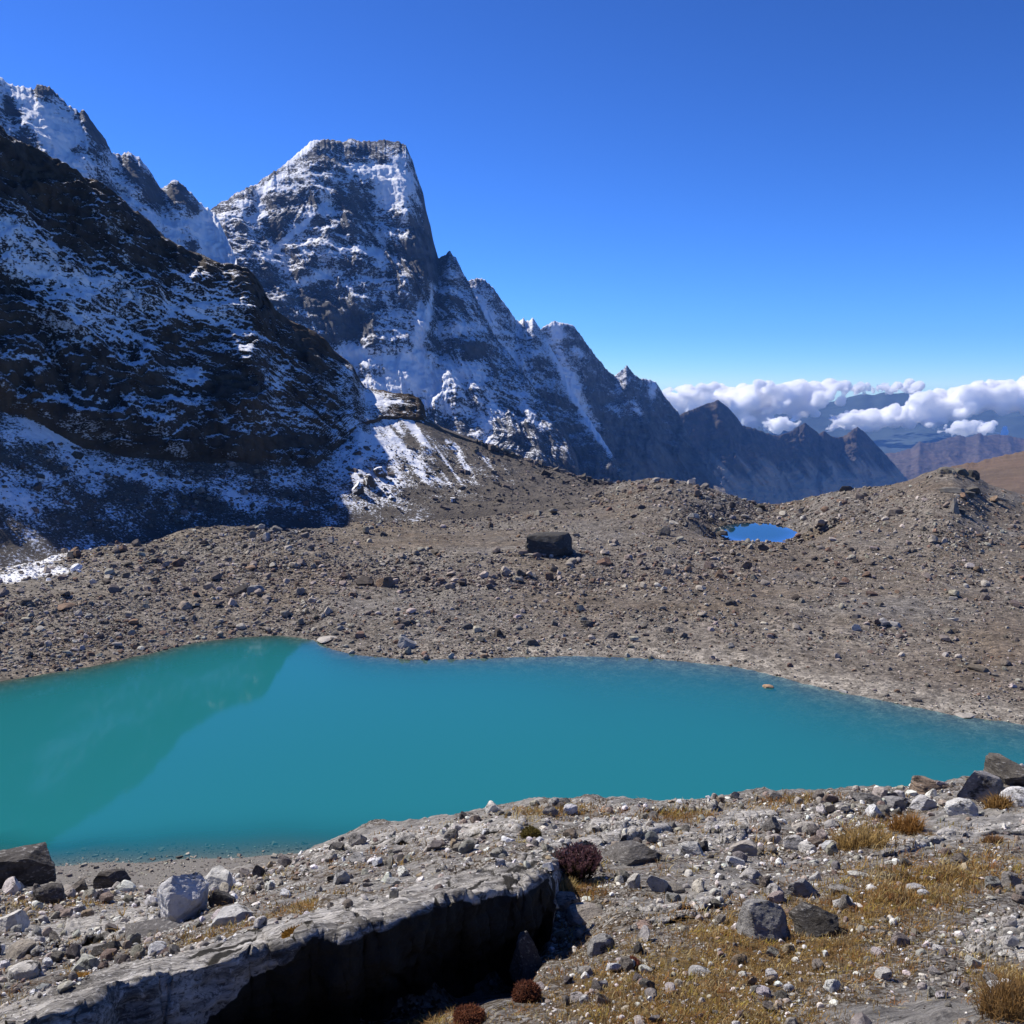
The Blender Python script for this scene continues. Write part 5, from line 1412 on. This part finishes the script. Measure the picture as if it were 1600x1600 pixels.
r = np.random.default_rng(77)
GP = [(x_, y_, rx, ry, an, wt) for (x_, y_, rx, ry, an, wt) in TURF]
tx, ty = [], []
for (x_, y_, rx, ry, an, wt) in GP:
    n = int(25 * wt * math.sqrt(rx * ry) ** 1.12 / 6)
    u, v = r.normal(0, 0.62, n) * rx, r.normal(0, 0.62, n) * ry
    tx.append(x_ + u * math.cos(R(an)) - v * math.sin(R(an))); ty.append(y_ + u * math.sin(R(an)) + v * math.cos(R(an)))
n = 1000
ux = r.uniform(-300, 1940, n); tx.append(ux); yt = np.interp(ux, crx[:, 0], crx[:, 1]) + 8
ty.append(yt + (1610 - yt) * r.uniform(0, 1, n))
tx, ty = np.concatenate(tx), np.concatenate(ty)
blk = (tx > 130) & (tx < 838) & (ty > np.interp(tx, [130, 420, 600, 838], [1535, 1440, 1400, 1330])) & ~((ty > 1572) & (tx > 640))
yt = np.interp(tx, crx[:, 0], crx[:, 1])
ok = ~blk & (ty > yt + 3) & (ty < 1660)
for (x0, y0, hw, hh) in [(1500, 1292, 110, 26), (1560, 1450, 50, 40), (1470, 1600, 150, 22), (150, 1440, 90, 22)]:
    ok &= ~((np.abs(tx - x0) < hw) & (np.abs(ty - y0) < hh) & (r.uniform(0, 1, len(tx)) < 0.85))
tx, ty = tx[ok], ty[ok]
td = hit(tx, ty, Gnear, 2.3, 40)
ok = td < 30
_a = px2ae(tx, ty)[0]
_x, _y = td * np.sin(_a), td * np.cos(_a)
_g = Gnear(_x, _y)
ok &= (on_slabs(_x, _y, _g) - _g) < 0.06
tx, ty, td = tx[ok], ty[ok], td[ok]
ta, te = px2ae(tx, ty)
nbl = 16
n = len(tx)
TG = np.array([(0.36, 0.23, 0.07), (0.26, 0.155, 0.055), (0.46, 0.36, 0.18), (0.15, 0.095, 0.045), (0.33, 0.155, 0.05), (0.38, 0.29, 0.06)])
tt = TG[r.choice(6, n, p=[.26, .22, .18, .16, .1, .08])] * r.uniform(0.75, 1.25, (n, 1))
tuft_r = r.uniform(0.012, 0.045, n) * np.clip(td / 4, 0.8, 3.0)
tuft_h = r.uniform(0.012, 0.042, n) * np.clip(td / 4, 0.85, 2.6)
bx = np.repeat(td * np.sin(ta), nbl) + r.normal(0, 1, n * nbl) * np.repeat(tuft_r, nbl)
by = np.repeat(td * np.cos(ta), nbl) + r.normal(0, 1, n * nbl) * np.repeat(tuft_r, nbl)
zt = on_slabs(td * np.sin(ta), td * np.cos(ta), Gnear(td * np.sin(ta), td * np.cos(ta))) - Gnear(td * np.sin(ta), td * np.cos(ta))
base = np.stack([bx, by, Gnear(bx, by) + np.repeat(zt, nbl) - 0.004], -1)
lg = np.repeat(tuft_h, nbl) * r.uniform(0.5, 1.25, n * nbl)
wd = np.repeat(0.0022 * np.clip(td / 3, 0.8, 5.0), nbl) * r.uniform(0.7, 1.4, n * nbl)
o = link('grass', blade_mesh('grass', base, lg, wd, np.clip(np.repeat(tt, nbl, 0) * r.uniform(0.8, 1.25, (n * nbl, 1)), 0, 0.6), 0.75, r), m_grass)
tag(o, 'short dry golden grass growing between the near stones', 'grass', kind='stuff')
print('grass tufts', n, time.time() - T0)

def tuft(label, px, py, wpx, hpx, tint, nb_=420, seed=0, name='grass_tuft', cat='grass tuft', lean=0.5, dens_w=1.0):
    r2 = np.random.default_rng(seed)
    d = float(hit(px, py, Gnear, 2.4, 40)[0])
    a, e = px2ae(px, py)
    sl = math.hypot(d, d * e)
    w_, h_ = wpx / F * sl, hpx / F * sl
    cx_, cy_ = d * math.sin(a), d * math.cos(a)
    rr_, th_ = np.sqrt(r2.uniform(0, 1, nb_)) * w_ * 0.42, r2.uniform(0, 6.283, nb_)
    X, Y = rr_ * np.cos(th_), rr_ * np.sin(th_)
    Zl = Gnear(cx_ + X, cy_ + Y) - d * e - 0.01
    lg = h_ * r2.uniform(0.55, 1.1, nb_) * (1 - 0.35 * (rr_ / (w_ * 0.5)) ** 2)
    tints = np.array(tint) * r2.uniform(0.6, 1.35, (nb_, 1))
    me = blade_mesh(name, np.stack([X, Y, Zl], -1), lg, np.full(nb_, 0.0035 * sl / 4 * dens_w), tints, lean, r2)
    o = link(name, me, m_grass)
    o.location = (cx_, cy_, d * e)
    return tag(o, label, cat)
tuft('rounded golden brown tuft at the head of the right slab', 1416, 1297, 52, 34, (0.32, 0.17, 0.05), seed=1)
tuft('large dark brown grass clump near the lower right corner', 1578, 1578, 84, 66, (0.24, 0.14, 0.05), nb_=900, seed=2)
tuft('dry golden grass patch left of the rounded tuft', 1342, 1322, 84, 36, (0.33, 0.22, 0.08), nb_=700, seed=3)
tuft('small brown tuft on the gravel below the right slab', 1550, 1316, 26, 16, (0.26, 0.15, 0.07), seed=4)
tuft('brown tuft beside a dark stone below the right slab', 1448, 1312, 26, 16, (0.28, 0.19, 0.09), seed=5)
tuft('golden grass under the white boulder at the right edge', 1560, 1258, 40, 24, (0.3, 0.18, 0.06), seed=6)
tuft('straw coloured tuft beside the ledge end', 872, 1395, 60, 30, (0.36, 0.27, 0.12), nb_=600, seed=7)

def cushion(label, name, cat, px, py, wpx, hpx, tint, seed, nsp=1500, spike=0.16, d=None):
    """a dense cushion plant: a dome set all over with short pointed leaves"""
    r2 = np.random.default_rng(seed)
    d = d or float(hit(px, py, Gnear, 2.4, 40)[0])
    a, e = px2ae(px, py)
    sl = math.hypot(d, d * e)
    w_, h_ = 0.85 * wpx / F * sl / 2, 0.55 * hpx / F * sl
    root = bpy.data.objects.new(name, None); col.objects.link(root)
    root.location = ((d + w_ * 0.6) * math.sin(a), (d + w_ * 0.6) * math.cos(a), d * e)
    tag(root, label, cat)
    V, Fc = ICO[3]
    V = V * (1 + 0.3 * fbm(V[:, 0] + seed, V[:, 1], V[:, 2], s=0.8, o=4))[:, None]
    Vd = V * np.array([w_, w_, h_]) * 0.93
    me = mesh_arrays('cushion', Vd, Fc)
    set_col(me, 'tint', np.tile(np.array(tint) * 0.55, (len(V), 1)))
    link('cushion', me, m_grass, root)
    dv = r2.normal(size=(nsp, 3)); dv[:, 2] = np.abs(dv[:, 2]) - 0.15; dv /= np.linalg.norm(dv, axis=1)[:, None]
    k = 1 + 0.3 * fbm(dv[:, 0] + seed, dv[:, 1], dv[:, 2], s=0.8, o=4)
    bp = dv * k[:, None] * np.array([w_, w_, h_]) * 0.93
    tip = bp + (dv + r2.normal(0, 0.35, (nsp, 3))) * (spike * w_ * r2.uniform(0.5, 1.3, nsp))[:, None]
    sd = np.cross(dv, r2.normal(size=(nsp, 3))); sd /= np.linalg.norm(sd, axis=1)[:, None] + 1e-9
    sd *= 0.045 * w_
    Vs = np.stack([bp - sd, bp + sd, tip], 1).reshape(-1, 3)
    me = mesh_arrays('leaf', Vs, np.arange(nsp * 3).reshape(-1, 3), smooth=False)
    set_col(me, 'tint', np.repeat(np.array(tint) * r2.uniform(0.5, 1.6, (nsp, 1)), 3, 0))
    tag(link('leaves', me, m_grass, root), kind='stuff')
    return root
cushion('dark red cushion plant at the corner of the ledge shadow', 'cushion_plant', 'cushion plant', 824, 1566, 48, 40, (0.15, 0.055, 0.028), 1)
cushion('small red cushion plant in the central turf', 'cushion_plant', 'cushion plant', 985, 1513, 30, 18, (0.2, 0.07, 0.04), 2)
cushion('rusty red cushion at the bottom edge right of the shadow', 'cushion_plant', 'cushion plant', 732, 1602, 52, 26, (0.2, 0.075, 0.035), 3)
cushion('olive moss dome on the slab near the crest', 'moss_cushion', 'moss', 830, 1312, 36, 26, (0.13, 0.1, 0.025), 4)
cushion('golden moss pad hanging over the long ledge', 'moss_cushion', 'moss', 470, 1474, 60, 16, (0.25, 0.13, 0.02), 5, d=3.5)
cushion('brown moss pad right of the golden one on the ledge', 'moss_cushion', 'moss', 533, 1460, 34, 13, (0.13, 0.07, 0.022), 6, d=3.54)
cushion('orange moss patch near the left bottom corner', 'moss_cushion', 'moss', 120, 1553, 60, 18, (0.33, 0.18, 0.04), 7)
cushion('ochre moss patch at the bottom left edge', 'moss_cushion', 'moss', 100, 1594, 56, 24, (0.27, 0.15, 0.045), 8)

# heather: twigs with rows of small scale leaves
r2 = np.random.default_rng(91)
d = float(hit(905, 1380, Gnear, 2.4, 40)[0]); a, e = px2ae(905, 1376)
sl = math.hypot(d, d * e)
hw, hh = 76 / F * sl / 2, 46 / F * sl
root = bpy.data.objects.new('heather_bush', None); col.objects.link(root)
root.location = ((d + hw * 0.5) * math.sin(a), (d + hw * 0.5) * math.cos(a), d * e - 0.01)
tag(root, 'dark purple brown heather bush in the corner behind the ledge', 'shrub')
nt_ = 260
rr_, th_ = np.sqrt(r2.uniform(0, 1, nt_)) * hw * 0.8, r2.uniform(0, 6.283, nt_)
b0 = np.stack([rr_ * np.cos(th_) * 0.6, rr_ * np.sin(th_) * 0.6, np.zeros(nt_)], -1)
ln = hh * r2.uniform(0.55, 1.0, nt_) * (1 - 0.35 * (rr_ / hw) ** 2)
tipp = b0 + np.stack([rr_ * np.cos(th_) * 0.6, rr_ * np.sin(th_) * 0.6, ln], -1) + r2.normal(0, 0.06 * hh, (nt_, 3))
sd = np.stack([np.cos(th_ + 1.57), np.sin(th_ + 1.57), 0 * th_], -1) * 0.0022
Vs = np.stack([b0 - sd, b0 + sd, tipp], 1).reshape(-1, 3)
me = mesh_arrays('stems', Vs, np.arange(nt_ * 3).reshape(-1, 3), smooth=False)
set_col(me, 'tint', np.tile([[0.07, 0.04, 0.03]], (len(Vs), 1)))
tag(link('stems', me, m_grass, root), kind='stuff')
nl = 44
t_ = r2.uniform(0.15, 1.0, (nt_, nl))
pb = b0[:, None] + (tipp - b0)[:, None] * t_[..., None]
dv = r2.normal(size=(nt_, nl, 3)); dv[..., 2] = np.abs(dv[..., 2]) + 0.5; dv /= np.linalg.norm(dv, axis=-1, keepdims=True)
ll = 0.10 * hh * r2.uniform(0.6, 1.2, (nt_, nl, 1))
sd = np.cross(dv, r2.normal(size=dv.shape)); sd /= np.linalg.norm(sd, axis=-1, keepdims=True); sd = sd * ll * 0.2
Vs = np.stack([pb - sd, pb + sd, pb + dv * ll], 2).reshape(-1, 3)
me = mesh_arrays('leaves', Vs, np.arange(len(Vs)).reshape(-1, 3), smooth=False)
hc_ = np.where(t_[..., None] > 0.72, np.array([0.15, 0.075, 0.08]), np.array([0.05, 0.036, 0.022])) * r2.uniform(0.6, 1.4, (nt_, nl, 1))
set_col(me, 'tint', np.repeat(hc_.reshape(-1, 3), 3, 0))
tag(link('leaves', me, m_grass, root), kind='stuff')
print('plants', time.time() - T0)

# ================================================================== CLOUDS
m_cloud = bpy.data.materials.new('cumulus cloud')
m_cloud.use_nodes = True
_t = m_cloud.node_tree
_t.nodes.remove(_t.nodes['Principled BSDF'])
_v = _t.nodes.new('ShaderNodeVolumePrincipled')
_v.inputs['Color'].default_value = (1, 1, 1, 1)
_v.inputs['Density'].default_value = 0.017
_v.inputs['Anisotropy'].default_value = 0.0
_t.links.new(_v.outputs[0], _t.nodes['Material Output'].inputs['Volume'])
def cloud(label, D_, lobes, seed, n=150, flat_y=None):
    r2 = np.random.default_rng(seed)
    V0, F0 = ICO[3]
    Vs, Fs, off = [], [], 0
    k = 0
    tot = sum(q[2] * q[3] for q in lobes)
    for (x_, y_, rx, ry) in lobes:
        m = max(5, int(n * rx * ry / tot))
        for i in range(m):
            u, v = r2.uniform(-1, 1), r2.uniform(-1, 1)
            while u * u + v * v > 1: u, v = r2.uniform(-1, 1), r2.uniform(-1, 1)
            px_, py_ = x_ + u * rx, y_ + v * ry
            rad = ry * r2.uniform(0.36, 0.72) * (1.3 - 0.75 * math.hypot(u, v))
            if flat_y: py_ = min(py_, flat_y - 0.3 * rad)
            d_ = D_ + r2.uniform(-0.8, 0.8) * rx / F * D_ * 1.2
            c = at(px_, py_, d_)
            w_ = rad / F * d_
            q = V0 * np.array([1.25, 1.1, 0.85])
            q = q * (1 + 0.30 * fbm(V0[:, 0] + k * 3.1, V0[:, 1], V0[:, 2], s=0.75, o=5, gain=0.6))[:, None]
            Vs.append(q * w_ + c); Fs.append(F0 + off); off += len(V0); k += 1
    tmp = link('cloud_hull', mesh_arrays('cloud_hull', np.concatenate(Vs), np.concatenate(Fs)))
    rm = tmp.modifiers.new('remesh', 'REMESH'); rm.mode = 'VOXEL'; rm.voxel_size = 42.0
    me = bpy.data.meshes.new_from_object(tmp.evaluated_get(bpy.context.evaluated_depsgraph_get()))
    bpy.data.objects.remove(tmp)
    co = np.zeros(len(me.vertices) * 3, np.float32); me.vertices.foreach_get('co', co); co = co.reshape(-1, 3)
    no = np.zeros(len(me.vertices) * 3, np.float32); me.vertices.foreach_get('normal', no); no = no.reshape(-1, 3)
    co = co + no * (170 * fbm(co[:, 0], co[:, 1], co[:, 2], s=800, o=3) - 60 * fbm(co[:, 0], co[:, 1], co[:, 2], s=300, o=4, gain=0.6, ridged=True))[:, None]
    me.vertices.foreach_set('co', co.ravel()); me.name = 'cloud'; me.update()
    o = link('cloud', me, m_cloud)
    return tag(o, label, 'cloud')
cloud('long white cumulus bank behind the pointed brown peak', 25500, [(1070, 630, 50, 24), (1130, 624, 56, 24), (1190, 622, 60, 24), (1250, 618, 52, 24), (1298, 615, 36, 18), (1180, 652, 60, 18), (1245, 642, 34, 16)], 1, 230)
cloud('large white cumulus bank at the right edge', 25000, [(1452, 632, 34, 24), (1500, 624, 50, 24), (1560, 618, 56, 24), (1640, 616, 60, 28), (1425, 652, 34, 18), (1468, 650, 38, 18)], 2, 230)
cloud('billowy cumulus in the gap above the ridge points', 24500, [(1335, 658, 44, 17), (1375, 654, 36, 17), (1308, 670, 24, 10), (1412, 648, 20, 10)], 3, 110)
cloud('small cumulus above the saddle of the brown ridge', 24000, [(1215, 664, 28, 12), (1242, 661, 12, 7)], 4, 60)
cloud('flat based cumulus low at the right above the blue hills', 23500, [(1520, 668, 46, 13), (1496, 674, 34, 9), (1548, 670, 28, 10)], 5, 90, flat_y=686)
cloud('thin distant cloud line between the two white banks', 26500, [(1360, 608, 50, 9), (1410, 606, 44, 9)], 6, 90)
print('clouds', time.time() - T0)
# ================================================================== HAZE
HAZE_TOP = max(max((o_.matrix_world @ Vector(c_))[2] for c_ in o_.bound_box) for o_ in scene.objects if o_.type == "MESH" and o_.name != "haze") + 15
bm = bmesh.new()
bmesh.ops.create_cube(bm, size=1.0)
me = bpy.data.meshes.new('haze'); bm.to_mesh(me); bm.free()
haze = link('haze', me)
x0, x1, y0, y1, z0, z1 = -16500, 16500, -16500, 15900, -1780, HAZE_TOP
haze.scale = (x1 - x0, y1 - y0, z1 - z0)
haze.location = ((x0 + x1) / 2, (y0 + y1) / 2, (z0 + z1) / 2)
hm = bpy.data.materials.new('thin mountain air')
hm.use_nodes = True
hm.node_tree.nodes.remove(hm.node_tree.nodes['Principled BSDF'])
pv = hm.node_tree.nodes.new('ShaderNodeVolumePrincipled')
pv.inputs['Color'].default_value = (0.14, 0.38, 1.0, 1)
pv.inputs['Density'].default_value = 2.2e-5
pv.inputs['Anisotropy'].default_value = 0.0
hm.node_tree.links.new(pv.outputs[0], hm.node_tree.nodes['Material Output'].inputs['Volume'])
me.materials.append(hm)
tag(haze, 'thin blue mountain air', kind='stuff')
print('TRIS', sum(len(o_.data.loops) - 2 * len(o_.data.polygons) for o_ in scene.objects if o_.type == 'MESH'), [(o_.name, len(o_.data.loops) - 2 * len(o_.data.polygons)) for o_ in scene.objects if o_.type == 'MESH' and len(o_.data.polygons) > 30000])
print('script', time.time() - T0)
